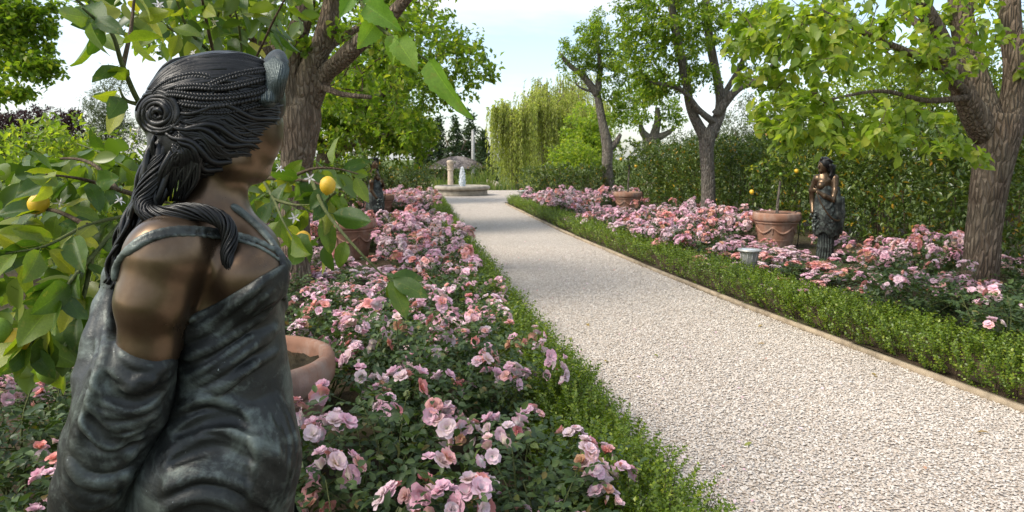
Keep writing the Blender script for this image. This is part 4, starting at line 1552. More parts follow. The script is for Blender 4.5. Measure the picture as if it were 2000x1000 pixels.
def build_foreground_statue():
    root = thing('bronze_statue', 'large dark bronze statue of a woman seen from behind her shoulder, close at left', 'statue', (-0.60, SY, 0.0), group='bronze garden statues')
    base = np.array((-0.60, SY, 0.0))
    lo, hi = (-1.08, 1.02, 0.70), (-0.30, 1.74, 1.93)
    rot = R(22)
    fwd = np.array((math.cos(rot), math.sin(rot), 0))
    side = np.array((math.sin(rot), -math.cos(rot), 0))      # towards the camera: her right

    # ---- body: head, neck, torso and the bare upper arm in one surface
    bd = SDF(lo, hi, 0.0054)
    dr = SDF(lo, hi, 0.0038)
    for f in (bd, dr):
        f.chain([c4(432, 500, 0.01, 96), c4(438, 600, 0.01, 98), c4(444, 700, 0.01, 95), c4(444, 770, 0.01, 100), c4(446, 900, 0.01, 120)], 0.04)
        f.cone(sp(335, 488, 0.13), sp(410, 462, -0.16), sr(62), sr(60), 0.05)
        f.cone(sp(400, 480, 0.02), sp(478, 500, 0.02), sr(74), sr(66), 0.04)
        f.ell(sp(488, 540, 0.08), (sr(64), sr(58), sr(66)), rot, 0, 0.035)
        f.ell(sp(492, 535, -0.08), (sr(62), sr(58), sr(64)), rot, 0, 0.035)
    bd.chain([c4(320, 512, 0.14, 75), c4(298, 590, 0.155, 62), c4(290, 680, 0.155, 50), c4(270, 740, 0.14, 46)], 0.03)
    bd.cone(sp(410, 480, -0.18), sp(430, 640, -0.20), sr(66), sr(52), 0.035)     # far arm
    bd.cone(sp(430, 640, -0.20), sp(440, 800, -0.19), sr(50), sr(40), 0.03)
    bd.cone(sp(405, 455, 0.0), sp(432, 340, 0.0), sr(66), sr(52), 0.045)
    # collar bones and shoulder blade
    bd.cone(sp(440, 440, 0.02), sp(370, 462, 0.13), sr(13), sr(16), 0.03)
    # head
    hrot = R(34)
    bd.ell(sp(436, 235, -0.01), (sr(104), sr(84), sr(104)), hrot, 0, 0.03)
    bd.ell(sp(478, 262, -0.035), (sr(66), sr(62), sr(84)), hrot, 0.12, 0.03)
    bd.cone(sp(452, 318, 0.035), sp(500, 332, -0.045), sr(24), sr(19), 0.025)
    bd.cone(sp(470, 318, -0.12), sp(500, 332, -0.045), sr(24), sr(19), 0.025)
    bd.ell(sp(505, 331, -0.055), (sr(17), sr(19), sr(15)), hrot, 0, 0.015)
    bd.cone(sp(541, 246, -0.075), sp(545, 283, -0.084), sr(7), sr(10), 0.014)     # nose
    bd.ell(sp(536, 287, -0.078), (sr(12), sr(14), sr(8)), hrot, 0, 0.01)
    for dd in (-0.035, -0.105):
        bd.cone(sp(540, 236, -0.07), sp(524, 238, dd), sr(7), sr(8), 0.014)       # brows
        bd.ell(sp(528, 256, dd - 0.002), (sr(13), sr(14), sr(10)), hrot, 0, 0.014, 'cut')
        bd.ell(sp(519, 257, dd), (sr(12), sr(12), sr(10)), hrot, 0, 0.006)
        bd.ell(sp(505, 282, dd + (0.012 if dd > -0.07 else -0.012)), (sr(24), sr(22), sr(24)), hrot, 0, 0.03)   # cheeks
    bd.cone(sp(527, 305, -0.058), sp(530, 305, -0.09), sr(8), sr(8), 0.008)       # lips
    bd.cone(sp(526, 314, -0.060), sp(528, 314, -0.09), sr(8), sr(8), 0.008)
    bd.cone(sp(536, 310, -0.055), sp(538, 310, -0.095), sr(2), sr(2), 0.006, 'cut')
    obj('body', bd.mesh('body', M['bronze_skin'], base), root)

    # ---- dress
    dr.g = dr.g - 0.007
    # cut away everything above the neckline plane
    a, b_, c_ = sp(366, 628, 0.13), sp(562, 516, 0.05), sp(470, 590, -0.2)
    nv = np.cross(b_ - a, c_ - a)
    nv = nv / np.linalg.norm(nv)
    if nv[2] < 0:
        nv = -nv
    ax = [dr.lo[i] + dr.h * np.arange(dr.n[i]) for i in range(3)]
    pl = (ax[0][:, None, None] - a[0]) * nv[0] + (ax[1][None, :, None] - a[1]) * nv[1] + (ax[2][None, None, :] - a[2]) * nv[2]
    dr.g = np.maximum(dr.g, pl.astype(np.float32))
    # hips and skirt
    dr.chain([c4(444, 700, 0.01, 97), c4(448, 790, 0.01, 106), c4(448, 880, 0.02, 126), c4(436, 1000, 0.03, 132), c4(430, 1120, 0.03, 140)], 0.04)
    dr.ell(sp(392, 940, 0.10), (sr(112), sr(90), sr(112)), rot, 0, 0.05)
    dr.ell(sp(492, 900, 0.07), (sr(80), sr(66), sr(98)), rot, 0, 0.05)
    dr.ell(sp(380, 970, 0.02), (sr(125), sr(115), sr(130)), rot, 0, 0.05)
    dr.cone(sp(310, 850, 0.06), sp(330, 1020, 0.05), sr(46), sr(76), 0.05)
    # sleeve of cloth hanging from the near arm, and the shawl behind it
    sh = SDF(lo, (-0.55, 1.60, 1.60), 0.0038)
    sh.chain([c4(287, 700, 0.155, 55), c4(262, 735, 0.15, 72), c4(242, 790, 0.14, 82), c4(214, 868, 0.13, 82), c4(185, 950, 0.12, 72), c4(160, 1050, 0.11, 70)], 0.03)
    sh.chain([c4(238, 500, 0.05, 16), c4(228, 540, 0.06, 20), c4(214, 600, 0.07, 25), c4(204, 665, 0.10, 33), c4(190, 735, 0.12, 46)], 0.03)

    def ridge(sd, pts, r, k=0.017, sink=0.42, op='add'):
        P = project(sd, pts)
        G = sd.grad(P)
        P = P - G * sr(r) * sink if op == 'add' else P + G * sr(r) * 0.3
        t = np.linspace(0, 1, len(P))
        rr = sr(r) * (0.3 + 0.7 * np.sin(t * math.pi) ** 0.6)
        sd.chain([(*p, q) for p, q in zip(P, rr)], k, op)

    rng = np.random.default_rng(77)
    sleeve = [
        ([(224, 662), (240, 694), (268, 712), (300, 718), (336, 708)], 8),
        ([(204, 655), (220, 705), (256, 736), (298, 740), (330, 728)], 7),
        ([(214, 550), (206, 612), (196, 680), (180, 742), (158, 802), (140, 872), (130, 950)], 8),
        ([(229, 560), (223, 620), (213, 676), (200, 728), (180, 790), (165, 850)], 6),
        ([(222, 545), (214, 612), (204, 680), (190, 735), (170, 796), (152, 862), (142, 940)], 5),
    ]
    for i in range(13):          # loops of cloth slung from the shawl's edge to the inner side of the arm
        t = i / 12.0
        y = 706 + 250 * t ** 0.95 + rng.normal() * 4
        xl = 186 - 62 * t
        xr = 330 - 92 * t ** 1.3
        sag = 34 + 10 * rng.random() - 10 * t
        m0, m1 = 0.30 + rng.normal() * .05, 0.68 + rng.normal() * .05
        sleeve.append(([(xl, y - 8), (xl + (xr - xl) * m0, y + sag), (xl + (xr - xl) * m1, y + sag * .95), (xr - rng.random() * 30, y + 14)], 4.5 + 5 * rng.random()))
    dress = []
    for i in range(15):          # bodice: fine pulls rising to the breast
        t = i / 14.0
        y0 = 650 + 150 * t + rng.normal() * 4
        y1 = 548 + 165 * t + rng.normal() * 5
        x0 = 352 + 12 * rng.random()
        x1 = 546 - 50 * rng.random()
        dress.append(([(x0, y0), (x0 + (x1 - x0) * .35, y0 + (y1 - y0) * .27), (x0 + (x1 - x0) * .7, y0 + (y1 - y0) * .66), (x1, y1)], 2.6 + 3 * rng.random()))
    for i in range(11):          # hip: swags that climb over the hip bone and fall to the front
        t = i / 10.0
        y0 = 818 + 190 * t + rng.normal() * 5
        x0, x1 = 326 - 20 * t + 10 * rng.random(), 566 - 25 * rng.random()
        dress.append(([(x0, y0), (x0 + (x1 - x0) * .3, y0 - 30), (x0 + (x1 - x0) * .6, y0 - 22 + 8 * rng.random()), (x0 + (x1 - x0) * .82, y0 + 14), (x1, y0 + 58 - 20 * t)], 5 + 5 * rng.random()))
    for i in range(7):           # front edge, falling
        x = 556 - i * 11
        dress.append(([(x - 16, 770 + 6 * i), (x + 4, 812 + 6 * i), (x + 18 - i, 865 + 4 * i), (x + 8, 925), (x - 4, 985)], 4 + 4 * rng.random()))
    for pts, r in sleeve:
        ridge(sh, pts, r, 0.012, 0.35)
    for pts, r in dress:
        ridge(dr, pts, r, 0.012, 0.35)
    for sd_, pts in ((dr, [(345, 850), (400, 824), (455, 822), (505, 846)]), (sh, [(196, 740), (228, 778), (270, 786), (318, 762)]), (sh, [(170, 810), (205, 860), (250, 868), (300, 838)]), (dr, [(330, 905), (385, 880), (435, 876), (492, 900)])):
        ridge(sd_, pts, 7, 0.012, 0, 'cut')
    # broad hollows and swells of beaten metal
    for sd_ in (dr, sh):
        I = np.argwhere(np.abs(sd_.g) < 0.02)
        Pn = I * sd_.h + sd_.lo
        sd_.g[I[:, 0], I[:, 1], I[:, 2]] += (vnoise(Pn, 14.0, 3) * 0.0022 + vnoise(Pn * np.array((1, 1, 0.5)), 55.0, 4) * 0.0009).astype(np.float32)
    # straps across the shoulder and chest
    def strap(pts, r):
        P = project(bd, pts, 0.002)
        dr.chain([(*p, sr(r)) for p in P], 0.006)
    strap([(226, 545), (230, 520), (243, 498), (268, 474), (296, 459), (340, 449), (385, 449), (425, 453), (470, 462), (515, 478), (556, 508)], 5.5)
    strap([(250, 497), (275, 480), (300, 468), (345, 459), (425, 464), (470, 472), (512, 487), (550, 514)], 3)
    strap([(455, 404), (480, 424), (505, 447), (528, 474), (545, 500), (560, 520)], 6)
    strap([(372, 624), (420, 602), (470, 575), (520, 543), (560, 517)], 6)
    strap([(545, 500), (553, 530), (552, 560), (556, 600)], 5)
    obj('dress', dr.mesh('dress', M['bronze_cloth'], base), root)
    obj('shawl', sh.mesh('shawl', M['bronze_cloth'], base), root)

    # ---- hair
    hr = SDF((-0.90, 1.15, 1.28), (-0.32, 1.70, 1.93), 0.0045)
    hr.ell(sp(420, 222, -0.01), (sr(122), sr(98), sr(108)), hrot, 0.1, 0.03)
    hr.ell(sp(400, 285, 0.0), (sr(98), sr(92), sr(66)), hrot, -0.25, 0.04)
    hr.ell(sp(470, 175, -0.03), (sr(80), sr(78), sr(62)), hrot, 0.3, 0.04)
    hr.ell(sp(314, 224, 0.035), (sr(43), sr(48), sr(41)), hrot, 0, 0.010)
    # clear the face
    face = SDF((-0.90, 1.15, 1.28), (-0.32, 1.70, 1.93), 0.0045)
    face.ell(sp(548, 300, -0.09), (sr(80), sr(92), sr(80)), hrot, 0, 0.02)
    hr.g = np.maximum(hr.g, -face.g)
    face = SDF((-0.90, 1.15, 1.28), (-0.32, 1.70, 1.93), 0.0045)
    face.ell(sp(500, 372, 0.0), (sr(62), sr(120), sr(46)), 0, 0, 0.02)
    hr.g = np.maximum(hr.g, -face.g)
    hair = obj('hair', hr.mesh('hair', M['bronze_hair'], base), root)

    def strand(mb, pts, r, back=False, lift=0.4, sd=hr, n=None, taper=0.3):
        P = project(sd, pts, 0, back, n)
        P = P + sd.grad(P) * sr(r) * lift
        t = np.linspace(0, 1, len(P))
        rr = sr(r) * (taper + (1 - taper) * np.sin(np.clip(t, 0.02, 0.98) * math.pi) ** 0.5)
        add_tube(mb, P - base, rr, 5)

    def wave(p0, p1, n, amp, ph, cyc, bow=0.0):
        t = np.linspace(0, 1, n)
        p0, p1 = np.array(p0, float), np.array(p1, float)
        d = p1 - p0
        nn = np.array((-d[1], d[0])) / max(np.linalg.norm(d), 1)
        return p0 + d * t[:, None] + nn * ((amp * np.sin(t * cyc * 2 * math.pi + ph) * np.sin(t * math.pi) ** 0.4 + bow * np.sin(t * math.pi)))[:, None]

    mb = MB()
    rng = np.random.default_rng(5)
    for back in (False, True):
        # waves swept from the face to the bun
        NS = 74
        hl = smooth_path([(541, 196), (545, 220), (537, 243), (526, 262), (510, 282), (490, 298), (468, 314), (450, 332), (428, 345), (400, 346), (372, 340), (350, 330)], NS)
        for i, e in enumerate(hl):
            s = i / (NS - 1.0)
            t0 = (346 + 8 * rng.normal(), 205 + 95 * s + 4 * rng.normal())
            strand(mb, wave(t0, e, 9, 9 + 5 * rng.random(), 0.6 + s * 2.5 + 0.35 * rng.normal(), 1.35 + 0.2 * rng.random(), -16 * (1 - s) + 26 * s), 3.2 + 4.0 * rng.random() ** 2, back, 0.05 + 0.5 * rng.random())
        for i in range(60):
            s = rng.random()
            e = hl[int(s * (NS - 1))]
            strand(mb, wave((350, 210 + 90 * s), e + rng.normal(size=2) * 5, 9, 11, 0.4 + s * 2.5 + rng.normal() * .5, 1.4, -16 * (1 - s) + 26 * s), 1.8 + 2 * rng.random(), back, 0.9)
        # crown: combed back over the top
        for i in range(70):
            s = i / 69.0
            j = rng.normal(size=6) * 2.5
            strand(mb, [(526 - 10 * s, 127 + 42 * s), (475 + j[3], 112 + 50 * s + j[0]), (425, 109 + 52 * s + j[1]), (372 + j[4], 116 + 50 * s + j[2]), (328, 138 + 38 * s + j[5]), (292 + 16 * s, 176 + 8 * s)], 3.0 + 3.0 * rng.random(), back, 0.55)
        # bun: loose coiled locks
        for q in range(44):
            r0 = 4 + 41 * rng.random() ** 0.7
            a0 = rng.random() * 6.28
            a = np.linspace(0, rng.uniform(1.6, 4.4), 14)
            rr = r0 * (1 - 0.05 * a) + 1.2 * rng.normal()
            pts = np.stack([312 + rr * np.cos(a + a0) + 0.10 * rr * np.sin(a0), 222 + rr * 0.95 * np.sin(a + a0)], -1)
            strand(mb, pts, 3.0 + 3.5 * rng.random(), back, 0.15 + 0.6 * rng.random(), n=20, taper=0.35)
    o = obj('strand', mb.mesh('strand', M['bronze_hair'], True), hair)
    o['kind'] = 'stuff'

    def plait(P, r, turns, mb, nst=3, k=6):
        """twisted plait of strands round a centre line"""
        P = np.asarray(P, float)
        n = max(40, int(turns * 14))
        Q = smooth_path(P, n)
        T = nrm(np.gradient(Q, axis=0))
        ref = np.array((0.2, -1.0, 0.25))
        U = nrm(np.cross(T, ref))
        W = np.cross(T, U)
        t = np.linspace(0, 1, n)
        env = np.minimum(1, np.minimum(t * 12, (1 - t) * 6 + 0.25))
        rr = np.interp(t, np.linspace(0, 1, len(np.atleast_1d(r))), np.atleast_1d(r)) * env
        for j in range(nst):
            ph = 2 * math.pi * (t * turns + j / nst)
            if nst == 3:      # braid
                off = U * (np.sin(ph) * rr)[:, None] + W * (np.sin(2 * ph) * rr * 0.5)[:, None]
            else:
                off = U * (np.cos(ph) * rr)[:, None] + W * (np.sin(ph) * rr)[:, None]
            add_tube(mb, Q + off - base, rr * (0.62 if nst < 5 else 0.46 if nst < 8 else 0.20 if nst < 12 else 0.14), k)

    braids = [
        ([(300, 190), (318, 172), (345, 158), (385, 150), (425, 158)], 7, 9),
        ([(322, 186), (350, 186), (395, 192), (450, 190), (500, 180), (533, 166)], 8, 13),
        ([(345, 200), (385, 206), (430, 205), (480, 194), (520, 184), (540, 176)], 8, 12),
        ([(400, 176), (430, 160), (465, 148), (500, 142), (522, 140)], 7, 8),
        ([(340, 176), (380, 172), (430, 174), (480, 164), (525, 152)], 7.5, 11),
        ([(360, 212), (400, 219), (445, 218), (495, 206), (538, 190)], 6, 11),
    ]
    for pts, r, turns in braids:
        for back in (False, True):
            mb = MB()
            P = project(hr, pts, sr(r) * 0.7, back)
            plait(P, sr(r) * 0.62, turns, mb)
            obj('braid', mb.mesh('braid', M['bronze_hair'], True), hair)
    # long locks down the back
    mb = MB()
    rng = np.random.default_rng(15)
    for i in range(64):
        s = i / 63.0
        d = 0.07 * math.sin(s * 9) + 0.02
        p0 = (300 + 55 * s, 262 + 10 * rng.random())
        pts = [p0, (285 + 50 * s + 5 * rng.normal(), 330), (262 + 46 * s, 395), (240 + 40 * s + 4 * rng.normal(), 450), (216 + 34 * s, 505), (203 + 26 * s + 4 * rng.normal(), 552 + 16 * rng.random())]
        P = np.array([sp(x + 5 * math.sin(q * 1.9 + i), y, d + 0.012 * math.cos(q * 2.1 + i * 1.7)) for q, (x, y) in enumerate(pts)])
        Q = smooth_path(P, 26)
        t = np.linspace(0, 1, 26)
        Q = Q + np.array((1, 0, 0.2)) * (sr(5.5) * np.sin(t * 17 + i * 0.35))[:, None]
        add_tube(mb, Q - base, sr(4.5 + 4.5 * rng.random()) * np.clip(1.15 - t * 0.8, 0.2, 1) * np.clip(t * 8 + .3, 0, 1), 7)
    o = obj('long_lock', mb.mesh('long_lock', M['bronze_hair'], True), hair)
    o['kind'] = 'stuff'
    # thick twisted tress over the shoulder
    tp = [(330, 275, .085), (312, 315, .09), (297, 350, .095), (281, 388, .10), (288, 414, .115), (320, 420, .125), (360, 414, .125), (400, 416, .12), (435, 432, .115), (449, 462, .115), (444, 500, .125), (452, 528, .13), (470, 546, .135)]
    P = np.array([sp(*q) for q in tp])
    mb = MB()
    rr = np.array([12, 14, 15, 16, 15, 15, 15, 14, 14, 13, 11, 8, 4]) * sr(1)
    plait(P, rr * 0.70, 1.7, mb, 5, 7)
    plait(P, rr * 0.92, 2.4, mb, 9, 5)
    plait(P, rr * 1.02, 2.1, mb, 13, 5)
    add_tube(mb, smooth_path(P, 50) - base, np.interp(np.linspace(0, 1, 50), np.linspace(0, 1, 13), rr) * 0.7, 8)
    obj('tress', mb.mesh('tress', M['bronze_hair'], True), hair)
    # side locks from the bun to the tress
    mb = MB()
    for i in range(26):
        x0 = 320 + i * 3.4
        pts = [(x0, 262 + rng.random() * 10, 0.07), (x0 - 6, 300, 0.088), (x0 - 22, 345, 0.085), (x0 - 42, 392, 0.07)]
        Q = smooth_path(np.array([sp(*q) for q in pts]), 20)
        t = np.linspace(0, 1, 20)
        Q = Q + np.array((1, 0, 0)) * (sr(4) * np.sin(t * 11 + i))[:, None]
        add_tube(mb, Q - base, sr(4 + 3 * rng.random()) * np.clip(1.1 - .7 * t, .2, 1) * np.clip(t * 7 + .4, 0, 1), 6)
    o = obj('side_lock', mb.mesh('side_lock', M['bronze_hair'], True), hair)
    o['kind'] = 'stuff'

    # ---- crest over the forehead
    cr = SDF((-0.62, 1.25, 1.66), (-0.36, 1.66, 1.90), 0.004)
    cr.ell(sp(527, 158, -0.035), (sr(20), sr(80), sr(54)), hrot, 0.32, 0.01)
    cr.ell(sp(534, 130, -0.035), (sr(13), sr(48), sr(32)), hrot, 0.32, 0.02)
    cr.cone(sp(520, 196, 0.03), sp(545, 205, -0.10), sr(13), sr(13), 0.012)
    cr.ell(sp(556, 122, -0.06), (sr(9), sr(9), sr(9)), hrot, 0, 0.006)
    crest = obj('diadem', cr.mesh('diadem', M['bronze_crest'], base), root)
    mb = MB()
    for i in range(17):
        x = 500 + i * 3.0
        for bk in (False, True):
            strand(mb, [(x, 200), (x + 5, 165), (x + 12, 134), (x + 19 - i * .9, 112 + abs(i - 8) * 1.6)], 3.6, bk, 0.6, cr)
    o = obj('flute', mb.mesh('flute', M['bronze_crest'], True), crest)
    o['kind'] = 'stuff'

    # ---- lower skirt and plinth, below the frame
    mb = MB()
    ks, n = 64, 12
    c0 = sp(425, 1040, 0.03)
    zs = np.linspace(0.12, 0.80, n)
    a = np.arange(ks) * 2 * math.pi / ks
    V = []
    for z in zs:
        t = (z - 0.12) / 0.68
        rx, ry = 0.20 - 0.045 * t, 0.19 - 0.05 * t
        wv = 1 + (0.10 - 0.06 * t) * np.sin(a * 11 + 1.2 * math.sin(z * 4)) + 0.03 * np.sin(a * 23 + z * 3)
        V.append(np.stack([c0[0] + rx * wv * np.cos(a), SY + 0.02 + ry * wv * np.sin(a), np.full(ks, z)], -1))
    V = np.concatenate(V) - base
    i = np.arange(n - 1)[:, None] * ks
    j = np.arange(ks)[None]
    mb.add(V, np.stack([i + j, i + (j + 1) % ks, i + ks + (j + 1) % ks, i + ks + j], -1).reshape(-1, 4))
    obj('skirt', mb.mesh('skirt', M['bronze_cloth'], True), root)
    mb = MB()
    lathe(mb, [(0.001, 0.14), (0.22, 0.14), (0.24, 0.12), (0.24, 0.02), (0.26, 0.0), (0.26, -0.05)], 32, center=(c0[0] - base[0], 0.02, 0))
    obj('plinth', mb.mesh('plinth', M['bronze_cloth'], True), root)


build_foreground_statue()


def build_small_statue():
    """life-size draped figure, hand raised to the breast; local x right, y away, z up"""
    root = thing('bronze_statue', 'bronze statue of a draped woman with raised hand among the right-hand roses', 'statue', (0, 0, 0), group='bronze garden statues')
    lo, hi = (-0.40, -0.36, -0.04), (0.36, 0.36, 1.72)
    h = 0.0085
    bd = SDF(lo, hi, h)
    bd.ell((-0.075, 0.0, 1.49), (0.085, 0.078, 0.115), 0.3, -0.1, 0.03)
    bd.cone((-0.125, -0.02, 1.42), (-0.10, -0.01, 1.45), 0.032, 0.05, 0.02)
    bd.cone((-0.166, -0.03, 1.505), (-0.172, -0.03, 1.47), 0.009, 0.014, 0.012)
    bd.cone((-0.04, 0.01, 1.44), (-0.02, 0.02, 1.30), 0.052, 0.06, 0.03)
    bd.cone((-0.14, 0.03, 1.30), (0.10, -0.02, 1.31), 0.065, 0.07, 0.05)
    bd.chain([(-0.03, 0.01, 1.26, 0.115), (-0.02, 0.01, 1.08, 0.10), (0, 0.01, 0.95, 0.12), (0.02, 0.02, 0.75, 0.14)], 0.04)
    bd.ell((-0.12, -0.05, 1.20), (0.062, 0.06, 0.06), 0, 0, 0.03)
    bd.ell((-0.09, 0.08, 1.20), (0.062, 0.06, 0.06), 0, 0, 0.03)
    # near arm: shoulder, elbow, hand raised to the breast with fingers
    bd.chain([(0.115, -0.06, 1.30, 0.066), (0.10, -0.12, 1.12, 0.052), (0.055, -0.15, 0.99, 0.046)], 0.025)
    bd.chain([(0.055, -0.15, 0.99, 0.046), (-0.10, -0.17, 1.05, 0.038), (-0.205, -0.14, 1.115, 0.026)], 0.02)
    bd.ell((-0.235, -0.13, 1.135), (0.036, 0.022, 0.03), 0, 0.5, 0.012)
    for q in range(4):
        z = 1.158 - 0.014 * q
        bd.chain([(-0.25, -0.135, z, 0.0095), (-0.278, -0.11, z + 0.005, 0.009), (-0.27, -0.075, z, 0.008)], 0.004)
    bd.chain([(-0.225, -0.145, 1.15, 0.011), (-0.24, -0.14, 1.185, 0.009), (-0.245, -0.11, 1.20, 0.008)], 0.005)
    bd.chain([(-0.15, 0.06, 1.30, 0.06), (-0.19, 0.12, 1.12, 0.05), (-0.17, 0.12, 0.95, 0.04), (-0.20, 0.02, 0.80, 0.03)], 0.025)
    obj('body', bd.mesh('body', M['bronze_skin']), root)

    dr = SDF(lo, hi, h)
    dr.chain([(-0.02, 0.01, 1.13, 0.13), (-0.01, 0.0, 0.98, 0.155), (0.0, 0.0, 0.80, 0.185), (0.03, 0.0, 0.55, 0.20), (0.05, 0.0, 0.46, 0.19)], 0.04)
    dr.chain([(0.12, -0.10, 1.14, 0.07), (0.15, -0.10, 0.98, 0.085), (0.17, -0.08, 0.78, 0.095), (0.19, -0.06, 0.56, 0.085), (0.20, -0.05, 0.45, 0.06)], 0.03)
    dr.chain([(0.10, 0.02, 1.22, 0.07), (0.15, 0.05, 0.95, 0.08), (0.18, 0.05, 0.6, 0.08)], 0.03)
    rng = np.random.default_rng(31)
    for i in range(40):
        a = i / 40.0 * 6.283
        z0 = rng.uniform(0.85, 1.08)
        z1 = rng.uniform(0.40, 0.56)
        pts = []
        for t in np.linspace(0, 1, 6):
            z = z0 + (z1 - z0) * t
            rr = np.interp(z, [0.4, 0.55, 0.8, 1.0, 1.1], [0.18, 0.20, 0.185, 0.155, 0.13])
            pts.append((np.interp(z, [0.46, 1.13], [0.05, -0.02]) + rr * math.cos(a + 0.25 * t), rr * math.sin(a + 0.25 * t), z, 0.019 * math.sin(max(t, .15) * math.pi * .85)))
        dr.chain(pts, 0.016)
    for i in range(11):
        a0 = rng.uniform(-2.6, -0.4)
        z0 = rng.uniform(0.55, 1.0)
        pts = []
        for t in np.linspace(0, 1, 6):
            a = a0 + 1.1 * t
            z = z0 - 0.10 * math.sin(t * math.pi)
            rr = np.interp(z, [0.4, 0.55, 0.8, 1.0, 1.1], [0.19, 0.205, 0.19, 0.16, 0.135])
            pts.append((0.02 + rr * math.cos(a), rr * math.sin(a), z, 0.016))
        dr.chain(pts, 0.014)
    for i in range(14):
        x = 0.12 + rng.random() * 0.13
        dr.chain([(x, -0.17 + rng.random() * .03, 1.05 - rng.random() * .1, 0.012), (x + 0.02, -0.165, 0.8, 0.017), (x + 0.015, -0.13, 0.5, 0.012)], 0.014)
    ax = [dr.lo[i] + dr.h * np.arange(dr.n[i]) for i in range(3)]
    ang = np.arctan2(ax[1][None, :] + 0 * ax[0][:, None], ax[0][:, None] - 0.05)
    hem = 0.44 + 0.03 * np.sin(ang * 5) + 0.05 * np.cos(ang + 2.6)
    dr.g = np.maximum(dr.g, (hem[:, :, None] - ax[2][None, None, :]).astype(np.float32))
    dr.chain([(0.06, 0.01, 0.55, 0.125), (0.06, 0.01, 0.3, 0.12), (0.06, 0.02, 0.05, 0.135)], 0.012)
    for i in range(18):
        a = i * 0.349
        dr.chain([(0.06 + .125 * math.cos(a), 0.01 + .125 * math.sin(a), 0.5, 0.012), (0.06 + .122 * math.cos(a + .15), 0.01 + .122 * math.sin(a + .15), 0.28, 0.016), (0.06 + .14 * math.cos(a + .1), 0.02 + .14 * math.sin(a + .1), 0.05, 0.016)], 0.012)
    # bunch of fruit at the hip
    for i in range(40):
        t = rng.random()
        dr.ell((-0.21 + rng.normal() * 0.025 + 0.05 * t, -0.06 + rng.normal() * 0.03, 0.82 - 0.28 * t), (0.02, 0.02, 0.02), 0, 0, 0.004)
    obj('drapery', dr.mesh('drapery', M['bronze_cloth']), root)
    hr = SDF((-0.30, -0.3, 1.15), (0.25, 0.3, 1.75), 0.007)
    hr.ell((-0.045, 0.0, 1.53), (0.105, 0.10, 0.10), 0.3, 0, 0.02)
    hr.ell((0.02, 0.0, 1.47), (0.07, 0.085, 0.09), 0.3, 0, 0.02)
    for i in range(46):
        a = rng.uniform(-1.9, 1.9)
        p = np.array((0.02 + 0.06 * math.cos(a), 0.09 * math.sin(a), 1.50))
        hr.chain([(*p, 0.02), (*(p + (0.03, 0, -0.07 + .03 * rng.normal())), 0.017), (*(p + (0.015 + .02 * rng.normal(), 0, -0.15)), 0.012), (*(p + (0.035, .01, -0.22)), 0.007)], 0.008)
        b0 = np.array((-0.11, rng.uniform(-0.06, 0.06), 1.57))
        hr.chain([(*b0, 0.012), (-0.03, b0[1] * 1.7, 1.615 - abs(b0[1]) * .5, 0.014), (0.05, b0[1] * 1.6, 1.55, 0.012)], 0.006)
    hr.cone((-0.125, -0.03, 1.60), (-0.12, 0.04, 1.60), 0.03, 0.03, 0.01)
    cut = SDF((-0.30, -0.3, 1.15), (0.25, 0.3, 1.75), 0.007)
    cut.ell((-0.175, -0.03, 1.46), (0.075, 0.11, 0.09), 0.2, 0, 0.01)
    hr.g = np.maximum(hr.g, -cut.g)
    obj('hair', hr.mesh('hair', M['bronze_hair']), root)
    mb = MB()
    add_tube(mb, smooth_path([(-0.235, -0.14, 1.13), (-0.18, -0.19, 0.98), (-0.08, -0.215, 0.83), (0.04, -0.225, 0.72), (0.16, -0.20, 0.69), (0.23, -0.12, 0.72)], 24), 0.012, 6)
    obj('cord', mb.mesh('cord', M['bronze_skin'], True), root)
    # rough stump that carries the figure
    mb = MB()
    rough_tube(mb, [(0.09, 0.03, 0.0, .15), (0.08, 0.03, 0.2, .12), (0.07, 0.02, 0.4, .115), (0.05, 0.0, 0.55, .10)], 18, 5, 0.25)
    lathe(mb, [(0.001, 0.06), (0.24, 0.06), (0.25, 0.04), (0.25, -0.05)], 24, center=(0.02, 0, 0))
    obj('plinth', mb.mesh('plinth', M['bronze_cloth'], True), root)
    return root


s_right = build_small_statue()
s_right.location = (4.72, 10.3, 0.0)
s_right.scale = (0.86, 0.9, 1.0)
s_left = copy_tree(s_right)
s_left.location = (-2.86, 14.3, 0.0)
s_left.rotation_euler = (0, 0, R(115))
s_left['label'] = 'distant dark bronze statue half hidden by lemon leaves in the left bed'

